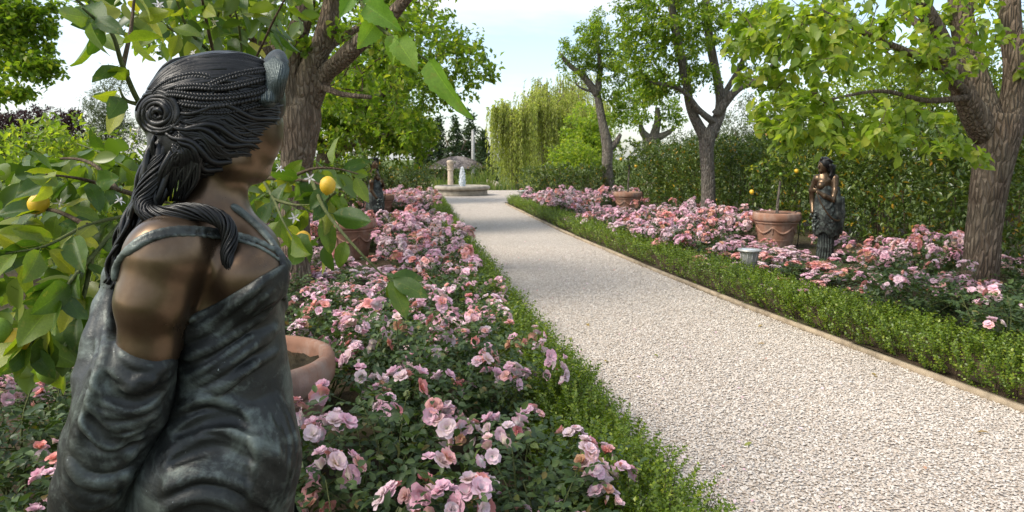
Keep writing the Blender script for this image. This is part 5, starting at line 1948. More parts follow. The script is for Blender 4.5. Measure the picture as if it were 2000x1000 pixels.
# ------------------------------------------------------------------ terracotta pots and lemon trees
def pot_meshes():
    out = {}
    mb = MB()
    lathe(mb, [(0.001, 0.0), (0.24, 0.0), (0.262, 0.015), (0.275, 0.08), (0.312, 0.26), (0.345, 0.42), (0.36, 0.455)], 48, wob=0.002, seed=2)
    out['body'] = mb.mesh('pot_body', M['terracotta'], True)
    mb = MB()
    lathe(mb, [(0.352, 0.448), (0.366, 0.452), (0.372, 0.466), (0.366, 0.48), (0.360, 0.485)], 48, wob=0.002, seed=3)
    out['band'] = mb.mesh('pot_band', M['terracotta'], True)
    mb = MB()
    lathe(mb, [(0.358, 0.482), (0.385, 0.492), (0.402, 0.52), (0.408, 0.57), (0.405, 0.615), (0.395, 0.635), (0.375, 0.642), (0.352, 0.636), (0.345, 0.60), (0.335, 0.50), (0.31, 0.45)], 48, wob=0.002, seed=4)
    out['rim'] = mb.mesh('pot_rim', M['terracotta'], True)
    # festoon moulded round the body
    mb = MB()
    for i in range(6):
        a0 = i * math.pi / 3
        t = np.linspace(0, 1, 16)
        a = a0 + t * math.pi / 3
        z = 0.40 - 0.11 * np.sin(t * math.pi)
        r = np.interp(z, [0.08, 0.26, 0.42], [0.275, 0.312, 0.345]) + 0.004
        add_tube(mb, np.stack([r * np.cos(a), r * np.sin(a), z], -1), 0.012 + 0.008 * np.sin(t * math.pi), 6)
        lz = np.linspace(0.40, 0.26, 6)
        r = np.interp(lz, [0.08, 0.26, 0.42], [0.275, 0.312, 0.345]) + 0.003
        add_tube(mb, np.stack([r * math.cos(a0), r * math.sin(a0), lz], -1), np.linspace(0.016, 0.006, 6), 6)
    lathe(mb, [(0.285, 0.150), (0.297, 0.158), (0.293, 0.168), (0.29, 0.172)], 48)
    out['festoon'] = mb.mesh('pot_festoon', M['terracotta'], True)
    rng = np.random.default_rng(9)
    mb = MB()
    rr = np.linspace(0.001, 0.345, 9)
    a = np.arange(28) * 2 * math.pi / 28
    V = np.stack([rr[:, None] * np.cos(a), rr[:, None] * np.sin(a), 0.565 + 0.02 * rng.normal(size=(9, 28)) * (rr[:, None] > .01)], -1).reshape(-1, 3)
    i = np.arange(8)[:, None] * 28
    j = np.arange(28)[None]
    mb.add(V, np.stack([i + j, i + (j + 1) % 28, i + 28 + (j + 1) % 28, i + 28 + j], -1).reshape(-1, 4))
    for q in range(130):
        p = rdir(rng, 1)[0] * np.array((0.3, 0.3, 0)) * rng.random() ** .5
        V, F = leaf_cloud(np.array([p + (0, 0, 0.58)]), rdir(rng, 1) * np.array((1, 1, .2)), rdir(rng, 1) + np.array((0, 0, 1)), 0.03, 0.8)
        mb.add(V, F)
    out['soil'] = mb.mesh('pot_soil', M['soil'], False)
    mb = MB()
    t = np.linspace(0, 2 * math.pi, 40)
    add_tube(mb, np.stack([0.30 * np.cos(t), 0.30 * np.sin(t), 0.60 + 0.008 * np.sin(3 * t)], -1), 0.008, 6)
    add_tube(mb, smooth_path([(0.30, 0, 0.60), (0.37, 0.0, 0.665), (0.425, 0.0, 0.63), (0.42, 0.01, 0.35), (0.40, 0.02, 0.02)], 20), 0.008, 6)
    out['drip_hose'] = mb.mesh('drip_hose', M['black_plastic'], True)
    return out


PM = pot_meshes()


def pot(label, x, y, s=1.0, rz=0.0, z=0.03, hose=True):
    root = thing('terracotta_pot', label, 'pot', (x, y, z), rz, 'terracotta lemon pots', s)
    bd = obj('body', PM['body'], root)
    obj('festoon', PM['festoon'], bd)
    obj('band', PM['band'], root)
    obj('rim', PM['rim'], root)
    obj('soil', PM['soil'], root)
    if hose:
        obj('drip_hose', PM['drip_hose'], root)
    return root


pot('large terracotta pot partly hidden behind the foreground statue\'s waist', -1.265, 3.16, 1.0, 0.6, 0.03, False)
pot('terracotta pot among roses, right of the left trunk', -2.55, 10.7, 1.0, 2.2)
pot('small-looking terracotta pot behind the distant left statue', -3.50, 18.0, 1.0, 3.0)
pot('terracotta pot beside the right-hand bronze statue', 4.66, 12.0, 1.0, 0.0)
pot('terracotta pot between the leaning tree and the forked tree', 3.30, 19.5, 1.0, 0.1)


def leaf_mesh(name, L, W, mat, seed, serr=0.0, heart=False, fold=0.18, curl=0.25, n=9, m=4):
    """one broad leaf: blade with midrib fold, curled tip and wavy edge, plus its stalk"""
    rng = np.random.default_rng(seed)
    t = np.linspace(0, 1, n)
    if heart:
        w = np.sin(np.clip(t * 0.93 + 0.07, 0, 1) ** 0.62 * math.pi) ** 0.85
    else:
        w = np.sin(t ** 0.85 * math.pi) ** 0.75
    w[0], w[-1] = 0.04, 0.01
    s = np.linspace(-1, 1, 2 * m + 1)
    X = t[:, None] * L + 0 * s[None]
    Y = w[:, None] * s[None] * L * W * 0.5
    if serr:
        Y = Y * (1 + serr * ((np.arange(n) % 2) * 2 - 1)[:, None] * (np.abs(s) > 0.9)[None])
    wav = 0.025 * L * np.sin(t * 9 + rng.random() * 6)[:, None] * (np.abs(s) ** 2)[None] * np.sign(s + 1e-6)[None] + 0.012 * L * np.sin(t * 15 + 2)[:, None] * np.abs(s)[None]
    Z = np.abs(Y) * fold * 2 - curl * L * (t[:, None] ** 2) * 0.6 + wav
    V = np.stack([X, Y, Z], -1).reshape(-1, 3)
    k = 2 * m + 1
    i = np.arange(n - 1)[:, None] * k
    j = np.arange(k - 1)[None]
    F = np.stack([i + j, i + k + j, i + k + j + 1, i + j + 1], -1).reshape(-1, 4)
    ac = np.tile(np.abs(s), n)
    V2, F2, C2 = tube([(-0.16 * L, 0, 0.01 * L), (-0.07 * L, 0, -0.005 * L), (0.02 * L, 0, 0.0)], 0.009 * L, 4, False)
    V = np.concatenate([V, V2])
    return mesh_np(name, V, [np.concatenate([F, F2 + len(ac)])], M[mat], True, {'across': np.concatenate([ac, np.full(len(V2), 0.5)])})


LEMON_LEAF = [leaf_mesh('lemon_leaf', 1.0, w, 'leaf_lemon', i, 0.03, False, f, c) for i, (w, f, c) in enumerate(((0.50, 0.12, 0.25), (0.56, 0.20, 0.4), (0.46, 0.06, 0.15), (0.60, 0.10, 0.55), (0.52, 0.25, 0.3)))]


def lemon_mesh(mat, name):
    mb = MB()
    lathe(mb, [(0.001, -0.58), (0.05, -0.575), (0.10, -0.53), (0.16, -0.49), (0.30, -0.40), (0.42, -0.2), (0.45, 0.0), (0.42, 0.22), (0.30, 0.40), (0.14, 0.5), (0.07, 0.52), (0.001, 0.525)], 20, wob=0.008, seed=7)
    return mb.mesh(name, M[mat], True)


LEMON, LIME = lemon_mesh('lemon', 'lemon'), lemon_mesh('lime', 'unripe_lemon')


def flower_mesh():
    mb = MB()
    n = 5
    a = np.arange(n) * 2 * math.pi / n
    T = np.stack([np.cos(a), np.sin(a), np.full(n, 0.35)], -1)
    N = np.stack([-0.3 * np.cos(a), -0.3 * np.sin(a), np.ones(n)], -1)
    V, F = leaf_cloud(np.zeros((n, 3)), T, N, 0.028, 0.32, LEAF6)
    mb.add(V, F)
    add_tube(mb, [(0, 0, -0.02), (0, 0, 0.016)], (0.0025, 0.003), 5)
    return mb.mesh('citrus_flower', M['citrus_flower'], True)


FLOWER = flower_mesh()


def place_leaf(parent, base, P, T, N, L, mesh, name='leaf'):
    T = Vector(T).normalized()
    N = Vector(N)
    B_ = N.cross(T)
    if B_.length < 1e-4:
        B_ = Vector((1, 0, 0)).cross(T)
    B_.normalize()
    N = T.cross(B_)
    o = bpy.data.objects.new(name, mesh)
    COL.objects.link(o)
    o.parent = parent
    m = Matrix.Identity(4)
    for c, v in enumerate((T, B_, N)):
        for r_ in range(3):
            m[r_][c] = v[r_] * L
    for r_ in range(3):
        m[r_][3] = P[r_] - base[r_]
    o.matrix_basis = m
    return o


def fine_leaf():
    t = np.linspace(0, 1, 8)
    w = np.sin(t ** 0.85 * math.pi) ** 0.75
    w[0], w[-1] = 0.04, 0.01
    L = []
    for a, b in zip(t, w):
        for s in (-1, 0, 1):
            L.append((a, 0.5 * b * s, 0.10 * b * abs(s) - 0.16 * a * a))
    i = np.arange(7)[:, None] * 3
    j = np.arange(2)[None]
    return np.array(L), np.stack([i + j, i + 3 + j, i + 3 + j + 1, i + j + 1], -1).reshape(-1, 4)


LEAF_FINE = fine_leaf()


def near_lemon_tree():
    """the lemon tree in the first pot: branches spread round the statue, every leaf its own piece"""
    base = np.array((-1.265, 3.16, 0.58))
    root = thing('lemon_tree', 'leafy lemon tree with yellow fruit and white flowers around the foreground statue', 'lemon tree', tuple(base), group='potted lemon trees')
    rng = np.random.default_rng(42)
    mb = MB()
    top = at(452, 330, 3.05)
    tr = [(*base, .028), (*(base + (top - base) * 0.5 + (0.02, 0, 0)), .024), (*top, .022)]
    rough_tube(mb, tr, 10, 3, 0.1)
    mb.V = [v - base for v in mb.V]
    obj('trunk', mb.mesh('trunk', M['twig'], True), root)
    fork = top
    # branches (x, y, depth) as they hang in the picture
    br = [
        # the spray left of the statue
        [(440, 420, 3.0), (330, 400, 2.6), (230, 370, 2.15), (160, 350, 1.95), (90, 340, 1.8)],
        [(330, 400, 2.6), (250, 420, 2.1), (170, 440, 1.85), (90, 480, 1.7), (10, 495, 1.65)],
        [(250, 420, 2.1), (180, 500, 1.8), (130, 560, 1.65), (80, 640, 1.6), (50, 690, 1.6)],
        [(230, 370, 2.15), (180, 320, 2.2), (120, 310, 2.3), (50, 330, 2.4), (-20, 350, 2.4)],
        [(180, 500, 1.8), (160, 590, 1.75), (130, 660, 1.7), (120, 700, 1.7)],
        [(330, 400, 2.6), (250, 330, 2.7), (200, 300, 2.9), (150, 280, 3.1)],
        [(170, 440, 1.85), (100, 410, 1.9), (40, 420, 2.0), (-20, 440, 2.0)],
        [(250, 420, 2.1), (220, 480, 2.2), (190, 540, 2.3), (170, 600, 2.3)],
        # branch with the bare stem up to the top left corner
        [(452, 330, 3.05), (380, 290, 2.6), (320, 250, 2.2), (275, 205, 1.95), (240, 130, 1.85), (215, 60, 1.8), (150, 0, 1.75), (100, -50, 1.7)],
        [(240, 130, 1.85), (255, 60, 1.95), (262, 0, 2.0), (270, -60, 2.0)],
        [(215, 60, 1.8), (190, 40, 1.7), (160, 15, 1.65)],
        [(275, 205, 1.95), (245, 195, 1.9), (232, 170, 1.9)],
        # shoots rising behind the head
        [(452, 330, 3.05), (440, 200, 3.0), (418, 110, 2.8), (395, 0, 2.6), (385, -80, 2.5)],
        [(440, 200, 3.0), (425, 100, 2.9), (428, 0, 2.8), (435, -80, 2.8)],
        [(440, 200, 3.0), (470, 100, 2.8), (455, 0, 2.7), (445, -60, 2.7)],
        [(452, 330, 3.05), (480, 170, 2.8), (525, 60, 2.5), (555, 0, 2.4), (580, -60, 2.3)],
        [(418, 110, 2.8), (370, 60, 2.6), (345, 0, 2.5), (330, -60, 2.4)],
        [(370, 60, 2.6), (340, 60, 2.4), (300, 30, 2.3)],
        # to the right, past the breast, and the long low one over the roses
        [(452, 330, 3.05), (510, 345, 2.8), (560, 350, 2.5), (610, 355, 2.3), (655, 375, 2.2)],
        [(510, 345, 2.8), (535, 390, 2.4), (552, 430, 2.1), (575, 470, 2.0)],
        [(610, 355, 2.3), (632, 405, 2.1), (665, 450, 2.0), (705, 495, 1.95), (740, 530, 1.95), (758, 540, 1.95)],
        [(560, 350, 2.5), (610, 330, 2.4), (660, 330, 2.4), (700, 340, 2.4)],
        [(535, 390, 2.4), (575, 400, 2.3), (610, 400, 2.25)],
        [(655, 375, 2.2), (640, 390, 2.2), (620, 430, 2.2)],
    ]
    segs = []
    for i, b in enumerate(br):
        P = smooth_path(np.array([at(*q) for q in b]), 6 * len(b))
        r0 = 0.013 if i in (0, 8, 12, 18) else 0.007
        mb = MB()
        add_tube(mb, P - base, np.linspace(r0, 0.0022, len(P)), 6)
        obj('branch', mb.mesh('branch', M['green_twig'] if i % 3 else M['twig'], True), root)
        segs.append(P)
    # leaves: (branch, count, from, size)
    plan = {0: (24, .30), 1: (27, .25), 2: (27, .12), 3: (20, .25), 4: (18, .2), 5: (10, .3), 6: (19, .2), 7: (14, .1), 8: (11, .45), 9: (6, .3), 10: (4, .3), 11: (4, .3), 12: (10, .5), 13: (9, .5), 14: (9, .5),
            15: (10, .5), 16: (9, .4), 17: (6, .3), 18: (9, .35), 19: (10, .2), 20: (7, .2), 21: (7, .2), 22: (6, .2), 23: (5, .3)}
    cam_p = np.array((0, 0, CAM_H))
    for bi, (cnt, f0) in plan.items():
        P = segs[bi]
        for q in range(cnt):
            t = f0 + (1 - f0) * (q + rng.random() * 0.7) / cnt
            if bi == 20:
                t = (0.24, 0.46, 0.93, 0.97, 1.0, 1.0, 0.99)[q]
            s = min(t, 0.999) * (len(P) - 1)
            k = int(s)
            p = P[k] + (P[k + 1] - P[k]) * (s - k)
            d = nrm(P[k + 1] - P[k])
            T = nrm(d * 0.5 + rng.normal(size=3) * 0.65 + np.array((0, 0, -0.45)))
            v = nrm(cam_p - p)
            N = nrm(rng.normal(size=3) * 0.8 + np.array((0, 0, 0.7)) + v * 0.4)
            L = rng.uniform(0.075, 0.125) * (0.9 if bi in (9, 10, 11) else 1.0)
            place_leaf(root, base, p + T * 0.16 * L, T, N, L, LEMON_LEAF[rng.integers(5)])
    # the deeper leaves behind, too many and too overlapped to pick apart
    LP = []
    for (x0, x1, y0, y1, d0, d1, n) in ((-60, 250, 300, 480, 2.1, 3.0, 150), (-60, 190, 430, 640, 1.9, 2.7, 130), (-60, 120, 600, 720, 1.8, 2.4, 40), (150, 330, 290, 420, 2.4, 3.0, 50), (300, 600, -60, 90, 2.6, 3.2, 120), (480, 680, 320, 420, 2.5, 3.0, 34), (500, 640, 400, 520, 2.3, 2.8, 20), (150, 320, -50, 40, 2.2, 2.8, 26)):
        for q in range(n):
            LP.append(at(rng.uniform(x0, x1), rng.uniform(y0, y1), rng.uniform(d0, d1)))
    LP = np.array(LP)
    n = len(LP)
    T = nrm(rdir(rng, n) + np.array((0, 0, -0.5)))
    N = nrm(rdir(rng, n) * 0.8 + np.array((0, -0.3, 0.7)))
    V, F = leaf_cloud(LP - base, T, N, rng.uniform(0.07, 0.12, n), 0.52, LEAF_FINE)
    obj('foliage', mesh_np('foliage', V, F, M['leaf_lemon_far'], True), root)['kind'] = 'stuff'
    # fruit
    for (x, y, D, d, ripe) in ((75, 398, 1.9, .058, 1), (28, 672, 1.62, .075, 1), (-6, 650, 1.6, .07, 0), (640, 362, 2.15, .055, 1), (592, 468, 2.05, .052, 1), (112, 372, 1.95, .055, 0), (112, 690, 1.7, .06, 0), (95, 725, 1.7, .06, 0), (72, 350, 2.3, .05, 1)):
        p = at(x, y, D)
        o = obj('lemon', LEMON if ripe else LIME, root, tuple(p - base), (rng.normal() * .3, rng.normal() * .3, rng.random() * 6), d)
    for (x, y, D) in ((545, 330, 2.2), (605, 348, 2.2), (305, 325, 2.0), (232, 392, 1.95), (420, 42, 2.6), (312, 18, 2.3), (378, 105, 2.6), (590, 465, 2.1), (575, 425, 2.1), (118, 395, 1.9), (268, 255, 1.95), (310, 10, 2.3)):
        p = at(x, y, D)
        obj('flower', FLOWER, root, tuple(p - base), (R(70) + rng.normal() * .5, rng.normal() * .5, rng.normal() * .7), 0.72)


near_lemon_tree()


def far_lemon_tree(label, x, y, htrunk, blobs, nl, lemons, seed, lsize=0.085):
    """standard lemon on a bare stem, its fruit and branches separate"""
    rng = np.random.default_rng(seed)
    base = np.array((x, y, 0.59))
    root = thing('lemon_tree', label, 'lemon tree', tuple(base), group='potted lemon trees')
    mb = MB()
    rough_tube(mb, [(0, 0, -0.04, .03), (0.01, 0, htrunk * .5, .024), (0.03, 0.0, htrunk, .022)], 8, seed, 0.1)
    obj('trunk', mb.mesh('trunk', M['bark_grey'], True), root)
    nodes = smooth_path(np.array([(0.02, 0, htrunk * .85), (0.03, 0, htrunk)]), 4)
    attr = blob_points(rng, [(np.array(c), s, n) for c, s, n in blobs])
    buf, par, r, chains = grow(rng, nodes, None, attr, 0.1)
    LP, LT = [], []
    mb = MB()
    for (kk, idx) in chains:
        P = np.concatenate([buf[kk:kk + 1], buf[idx]])
        rr = np.concatenate([[r[idx[0]]], r[idx]])
        add_tube(mb, P, np.minimum(rr, .014), 4, False)
        m = nl
        t = 1 - rng.random(m) * 0.8
        s = t * (len(P) - 1)
        i = np.clip(s.astype(int), 0, len(P) - 2)
        f = (s - i)[:, None]
        LP.append(P[i] * (1 - f) + P[i + 1] * f)
        LT.append(nrm(P[i + 1] - P[i]))
    o = obj('branch', mb.mesh('branch', M['green_twig']), root)
    o['kind'] = 'stuff'
    LP, LT = np.concatenate(LP), np.concatenate(LT)
    n = len(LP)
    V, F = leaf_cloud(LP, nrm(LT + rdir(rng, n) * .9 + np.array((0, 0, -.3))), nrm(np.array((0, 0, 1.)) + rdir(rng, n) * .8), lsize * rng.uniform(.7, 1.2, n), 0.5, LEAF6)
    obj('crown', mesh_np('crown', V, F, M['leaf_lemon_far'], True), root)
    for (lx, ly, lz, d, ripe) in lemons:
        obj('lemon', LEMON if ripe else LIME, root, (lx, ly, lz), (rng.normal() * .3, rng.normal() * .3, 0), d)


far_lemon_tree('young lemon tree with small green fruit in the pot right of the left trunk', -2.55, 10.7, 0.35,
               [((-0.05, 0, 0.55), (0.35, 0.3, 0.35), 45), ((0.15, -0.05, 0.95), (0.35, 0.3, 0.4), 40), ((-0.2, 0, 0.95), (0.3, 0.3, 0.3), 22)], 9,
               [(-0.02, -0.3, 0.45, .055, 0), (0.12, -0.28, 0.6, .055, 0), (-0.3, -0.2, 0.52, .055, 1), (0.22, -0.3, 1.0, .055, 0), (0.18, -0.25, 0.95, .05, 0), (-0.12, -0.36, -0.02, .055, 0)], 501)
far_lemon_tree('lemon tree in the pot behind the distant left statue', -3.5, 18.0, 0.6, [((0, 0, 1.0), (0.4, 0.4, 0.4), 45)], 9, [(0.1, -0.35, 0.9, .07, 1)], 502)
far_lemon_tree('lemon tree on a bare stem with yellow leaves and fruit beside the right statue', 4.66, 12.0, 0.62,
               [((0.15, 0, 0.85), (0.36, 0.3, 0.22), 30), ((-0.25, 0, 0.8), (0.35, 0.3, 0.20), 18), ((0.05, 0, 1.25), (0.3, 0.3, 0.28), 20), ((0.32, -.05, 0.72), (0.2, 0.2, 0.15), 12)], 7,
               [(-0.02, -0.1, 1.32, .085, 1), (-0.51, -0.15, 0.44, .085, 1), (-0.05, -0.2, 0.74, .07, 0), (0.2, -.25, 0.8, .075, 1)], 503, 0.095)
far_lemon_tree('thin sparse lemon tree in the pot between leaning and forked trees', 3.30, 19.5, 1.0, [((0.0, 0, 1.25), (0.35, 0.3, 0.35), 30), ((0.05, 0, 0.9), (0.3, 0.3, 0.2), 14)], 8, [(0.15, -0.3, 0.8, .08, 1), (-0.25, -.2, 1.0, .08, 1)], 504, 0.10)

# broad serrated leaves of a low mulberry twig hanging into the top of the picture
def hanging_twig():
    base = at(650, -60, 2.4)
    root = thing('hanging_twig', 'overhanging twig with big bright green serrated leaves against the sky, top centre', 'twig', tuple(base))
    rng = np.random.default_rng(17)
    tpl = [leaf_mesh('mulberry_leaf', 1.0, w, 'leaf_mulb_near', 30 + i, 0.07, True, f, c, 15, 4) for i, (w, f, c) in enumerate(((0.70, 0.14, 0.2), (0.60, 0.28, 0.35), (0.46, 0.40, 0.25), (0.34, 0.35, 0.25)))]
    main = smooth_path(np.array([at(*q) for q in ((600, -500, 2.9), (640, -200, 2.55), (690, -30, 2.4), (730, 40, 2.35), (770, 75, 2.3), (830, 115, 2.3), (850, 125, 2.3))]), 40)
    mb = MB()
    add_tube(mb, main - base, np.linspace(0.012, 0.0022, len(main)), 6)
    obj('stem', mb.mesh('stem', M['green_twig'], True), root)
    # (attach x, y, tip x, y, length scale, variant)
    for (x0, y0, x1, y1, D, v) in ((735, 42, 700, 95, 2.35, 0), (715, 10, 780, 55, 2.33, 1), (768, 70, 765, 125, 2.3, 2), (775, 78, 815, 135, 2.28, 0), (838, 118, 912, 236, 2.25, 3), (700, -20, 660, 30, 2.4, 1), (725, 30, 755, 60, 2.36, 2), (690, -35, 740, 10, 2.4, 0)):
        a, b = at(x0, y0, D), at(x1, y1, D - 0.03)
        T = b - a
        L = np.linalg.norm(T)
        v_ = nrm(np.array((0, 0, CAM_H)) - a)
        place_leaf(root, base, a, T, v_ + rng.normal(size=3) * 0.35 + np.array((0, 0, .4)), L, tpl[v])


hanging_twig()


# ------------------------------------------------------------------ garden lamps
def lamp_parts():
    out = {}
    mb = MB()
    lathe(mb, [(0.001, 0.0), (0.075, 0.0), (0.082, 0.01), (0.095, 0.12), (0.108, 0.215), (0.112, 0.225)], 28)
    for q in range(12):
        a = q * math.pi / 6
        add_tube(mb, [(0.086 * math.cos(a), 0.086 * math.sin(a), 0.02), (0.112 * math.cos(a), 0.112 * math.sin(a), 0.215)], 0.004, 4)
    out['housing'] = mb.mesh('lamp_housing', M['lamp_metal'], True)
    mb = MB()
    lathe(mb, [(0.108, 0.218), (0.140, 0.222), (0.145, 0.232), (0.140, 0.244), (0.115, 0.25), (0.105, 0.246)], 28)
    out['collar'] = mb.mesh('lamp_collar', M['lamp_metal'], True)
    mb = MB()
    lathe(mb, [(0.107, 0.244), (0.06, 0.251), (0.001, 0.253)], 28)
    out['lens'] = mb.mesh('lamp_lens', M['lamp_glass'], True)
    mb = MB()
    add_tube(mb, [(0, 0, -0.25), (0, 0, 0.01)], 0.03, 8)
    out['spike'] = mb.mesh('lamp_spike', M['lamp_metal'], True)
    return out


LM_ = lamp_parts()
for lab, (px, py, D), sc in (('pale metal garden lamp in the right bed in front of the terracotta pot', (1464, 486, 8.35), 1.0), ('tiny pale garden lamp at the far corner of the right box hedge', (1021, 372, 22.6), 1.15)):
    p = at(px, py, D)
    root = thing('garden_lamp', lab, 'lamp', (p[0], D, p[2] - 0.25 * sc), 0, 'garden lamps', sc)
    for k in ('housing', 'collar', 'lens', 'spike'):
        obj(k, LM_[k], root)

# ------------------------------------------------------------------ roses
def petal(L, W, open_, cup, rng):
    """3 x 4 petal: base at the origin, rising and opening outwards along +x"""
    t = np.array((0.0, 0.4, 0.75, 1.0))
    s = np.array((-1.0, 0.0, 1.0))
    w = np.array((0.18, 0.78, 1.0, 0.62)) * W
    ang = open_ * (0.35 + 0.65 * t)            # 0 = upright, 1.57 = flat
    dr_ = np.concatenate([[0], np.cumsum(np.diff(t) * np.sin(ang[1:]))]) * L
    dz_ = np.concatenate([[0], np.cumsum(np.diff(t) * np.cos(ang[1:]))]) * L
    V = np.zeros((4, 3, 3))
    V[:, :, 0] = dr_[:, None]
    V[:, :, 1] = w[:, None] * s[None] * 0.5
    V[:, :, 2] = dz_[:, None] + (np.abs(s)[None] ** 2) * cup * w[:, None] * 0.5
    V[3, 1, 0] += 0.04 * L
    V += rng.normal(size=V.shape) * 0.022 * L
    V[0] *= 0.3
    i = np.arange(3)[:, None] * 3
    j = np.arange(2)[None]
    F = np.stack([i + j, i + 3 + j, i + 3 + j + 1, i + j + 1], -1).reshape(-1, 4)
    return V.reshape(-1, 3), F, np.repeat(t, 3)


def bloom_geo(kind, seed):
    """returns verts, quads, rim value per vertex, tone offset per vertex; unit diameter about 1"""
    rng = np.random.default_rng(seed)
    Vs, Fs, As, n = [], [], [], 0
    rings = {'open': [(6, 0.52, 0.46, 1.45, 0.25), (6, 0.46, 0.42, 1.15, 0.3), (4, 0.34, 0.32, 0.75, 0.35)],
             'half': [(5, 0.50, 0.46, 1.05, 0.4), (5, 0.46, 0.44, 0.65, 0.5), (4, 0.42, 0.34, 0.3, 0.5)],
             'full': [(7, 0.52, 0.42, 1.55, 0.2), (7, 0.46, 0.40, 1.2, 0.25), (6, 0.38, 0.34, 0.85, 0.3), (4, 0.28, 0.26, 0.5, 0.3)],
             'bud': [(4, 0.55, 0.36, 0.16, 0.9), (3, 0.58, 0.28, 0.06, 0.9)]}[kind]
    for (m, L, W, op, cup) in rings:
        a0 = rng.random() * 6.28
        for q in range(m):
            V, F, A = petal(L * rng.uniform(0.88, 1.1), W * rng.uniform(0.9, 1.12), op + rng.normal() * 0.16, cup, rng)
            a = a0 + 2 * math.pi * (q + rng.normal() * 0.1) / m
            c, s = math.cos(a), math.sin(a)
            V = np.stack([V[:, 0] * c - V[:, 1] * s, V[:, 0] * s + V[:, 1] * c, V[:, 2]], -1)
            Vs.append(V)
            Fs.append(F + n)
            As.append(A)
            n += len(V)
    return np.concatenate(Vs), np.concatenate(Fs), np.concatenate(As)


BG = [bloom_geo(k, i) for i, k in enumerate(('open', 'full', 'half', 'open', 'full', 'bud'))]


def bloom_mesh(i):
    V, F, A = BG[i]
    rng = np.random.default_rng(i)
    mb = MB()
    n = len(V)
    # yellow stamens show in the open ones
    me = mesh_np('bloom', V, F, M['petal'], True, {'rim': A, 'tone': np.zeros(n)})
    return me


BLOOM = [bloom_mesh(i) for i in range(6)]


def bloom_mesh_heart(i):
    V, F, A = BG[i]
    rng = np.random.default_rng(i + 50)
    k = 16
    a = rng.random(k) * 6.28
    P = np.stack([0.03 * np.cos(a), 0.03 * np.sin(a), np.full(k, 0.02)], -1)
    V2, F2 = leaf_cloud(P, np.stack([np.cos(a) * .6, np.sin(a) * .6, np.full(k, 1.0)], -1), np.stack([np.cos(a), np.sin(a), np.zeros(k)], -1), 0.17, 0.22)
    me = mesh_np('bloom', np.concatenate([V, V2]), [F2 + len(V), F], M['petal'], True, {'rim': np.concatenate([A, np.zeros(len(V2))]), 'tone': np.zeros(len(V) + len(V2))})
    me.materials.append(M['stamen'])
    mi = np.zeros(len(me.polygons), np.int32)
    mi[:len(F2)] = 1
    me.polygons.foreach_set('material_index', mi)
    return me


BLOOM[0], BLOOM[3] = bloom_mesh_heart(0), bloom_mesh_heart(3)


def bush_geo(seed, near, h=0.50, r=0.40, ncl=8):
    """canes, leaves and the places where the flowers sit"""
    rng = np.random.default_rng(seed)
    cane = MB()
    LP, LT, LN = [], [], []
    clusters = []
    nc = 15 if near else 11
    for c in range(nc):
        a = 2 * math.pi * c / nc + rng.normal() * 0.25
        rr = r * math.sqrt(rng.uniform(0.05, 1.0))
        hh = h * rng.uniform(0.62, 1.12) * (1.06 - 0.3 * (rr / r) ** 2)
        p0 = np.array((rng.normal() * .05, rng.normal() * .05, -0.03))
        p2 = np.array((rr * math.cos(a), rr * math.sin(a), hh))
        p1 = (p0 + p2) * 0.5 + np.array((rng.normal() * .03, rng.normal() * .03, 0.09))
        P = smooth_path([p0, p1, p2], 8)
        add_tube(cane, P, np.linspace(0.0055, 0.002, 8), 4, False)
        if c < ncl:
            clusters.append((p2, nrm(np.array((0.5 * math.cos(a) * rr / r, 0.5 * math.sin(a) * rr / r, 1.0)))))
        # compound leaves along the cane and its side shoots
        m = 17 if near else 13
        for q in range(m):
            t = rng.uniform(0.18, 0.97)
            s = t * 7
            k = min(int(s), 6)
            b = P[k] + (P[k + 1] - P[k]) * (s - k)
            d = nrm(np.array((rng.normal(), rng.normal(), 0.25 + 0.4 * rng.random())))
            Ls = rng.uniform(0.06, 0.12)
            nrmv = nrm(np.array((0, 0, 1.0)) + rng.normal(size=3) * 0.35)
            sd_ = nrm(np.cross(d, nrmv))
            b = b + d * rng.random() * 0.06
            for (u, v) in ((1.0, 0.0), (0.72, 1), (0.72, -1), (0.4, 1), (0.4, -1)):
                LP.append(b + d * Ls * u)
                LT.append(nrm(d * (1.0 if v == 0 else 0.45) + sd_ * v + np.array((0, 0, -0.15))))
                LN.append(nrmv + rng.normal(size=3) * 0.25)
    LP, LT, LN = np.array(LP), np.array(LT), np.array(LN)
    n = len(LP)
    S = rng.uniform(0.028, 0.046, n) * (1.0 if near else 1.25)
    V, F = leaf_cloud(LP, LT, LN, S, 0.62, LEAF6 if near else LEAF4)
    fol = mesh_np('rose_foliage', V, F, M['leaf_rose'], near)
    return fol, cane.mesh('rose_cane', M['green_twig']), clusters


def cluster_blooms(rng, p, up, nb, spread=0.075, d0=0.062):
    """blooms (place, axis, diameter, kind) that make one head"""
    out = []
    for q in range(nb):
        d = nrm(up * 0.55 + rng.normal(size=3) * 0.75 + np.array((0, 0, 0.25)))
        k = rng.choice([0, 1, 2, 3, 4, 5], p=[.25, .17, .15, .22, .12, .09])
        out.append((p + d * spread * rng.uniform(0.55, 1.1), nrm(d + np.array((0, 0, .2))), d0 * rng.uniform(0.72, 1.15) * (0.55 if k == 5 else 1), int(k)))
    return out


def axis_frame(z, rng):
    z = nrm(z)
    x = nrm(np.cross(z, rng.normal(size=3)))
    y = np.cross(z, x)
    return np.stack([x, y, z], -1)


NEAR = [bush_geo(600 + i, True, 0.50, 0.40, 11) for i in range(5)]
FAR = [bush_geo(620 + i, False, 0.50, 0.42, 9) for i in range(5)]


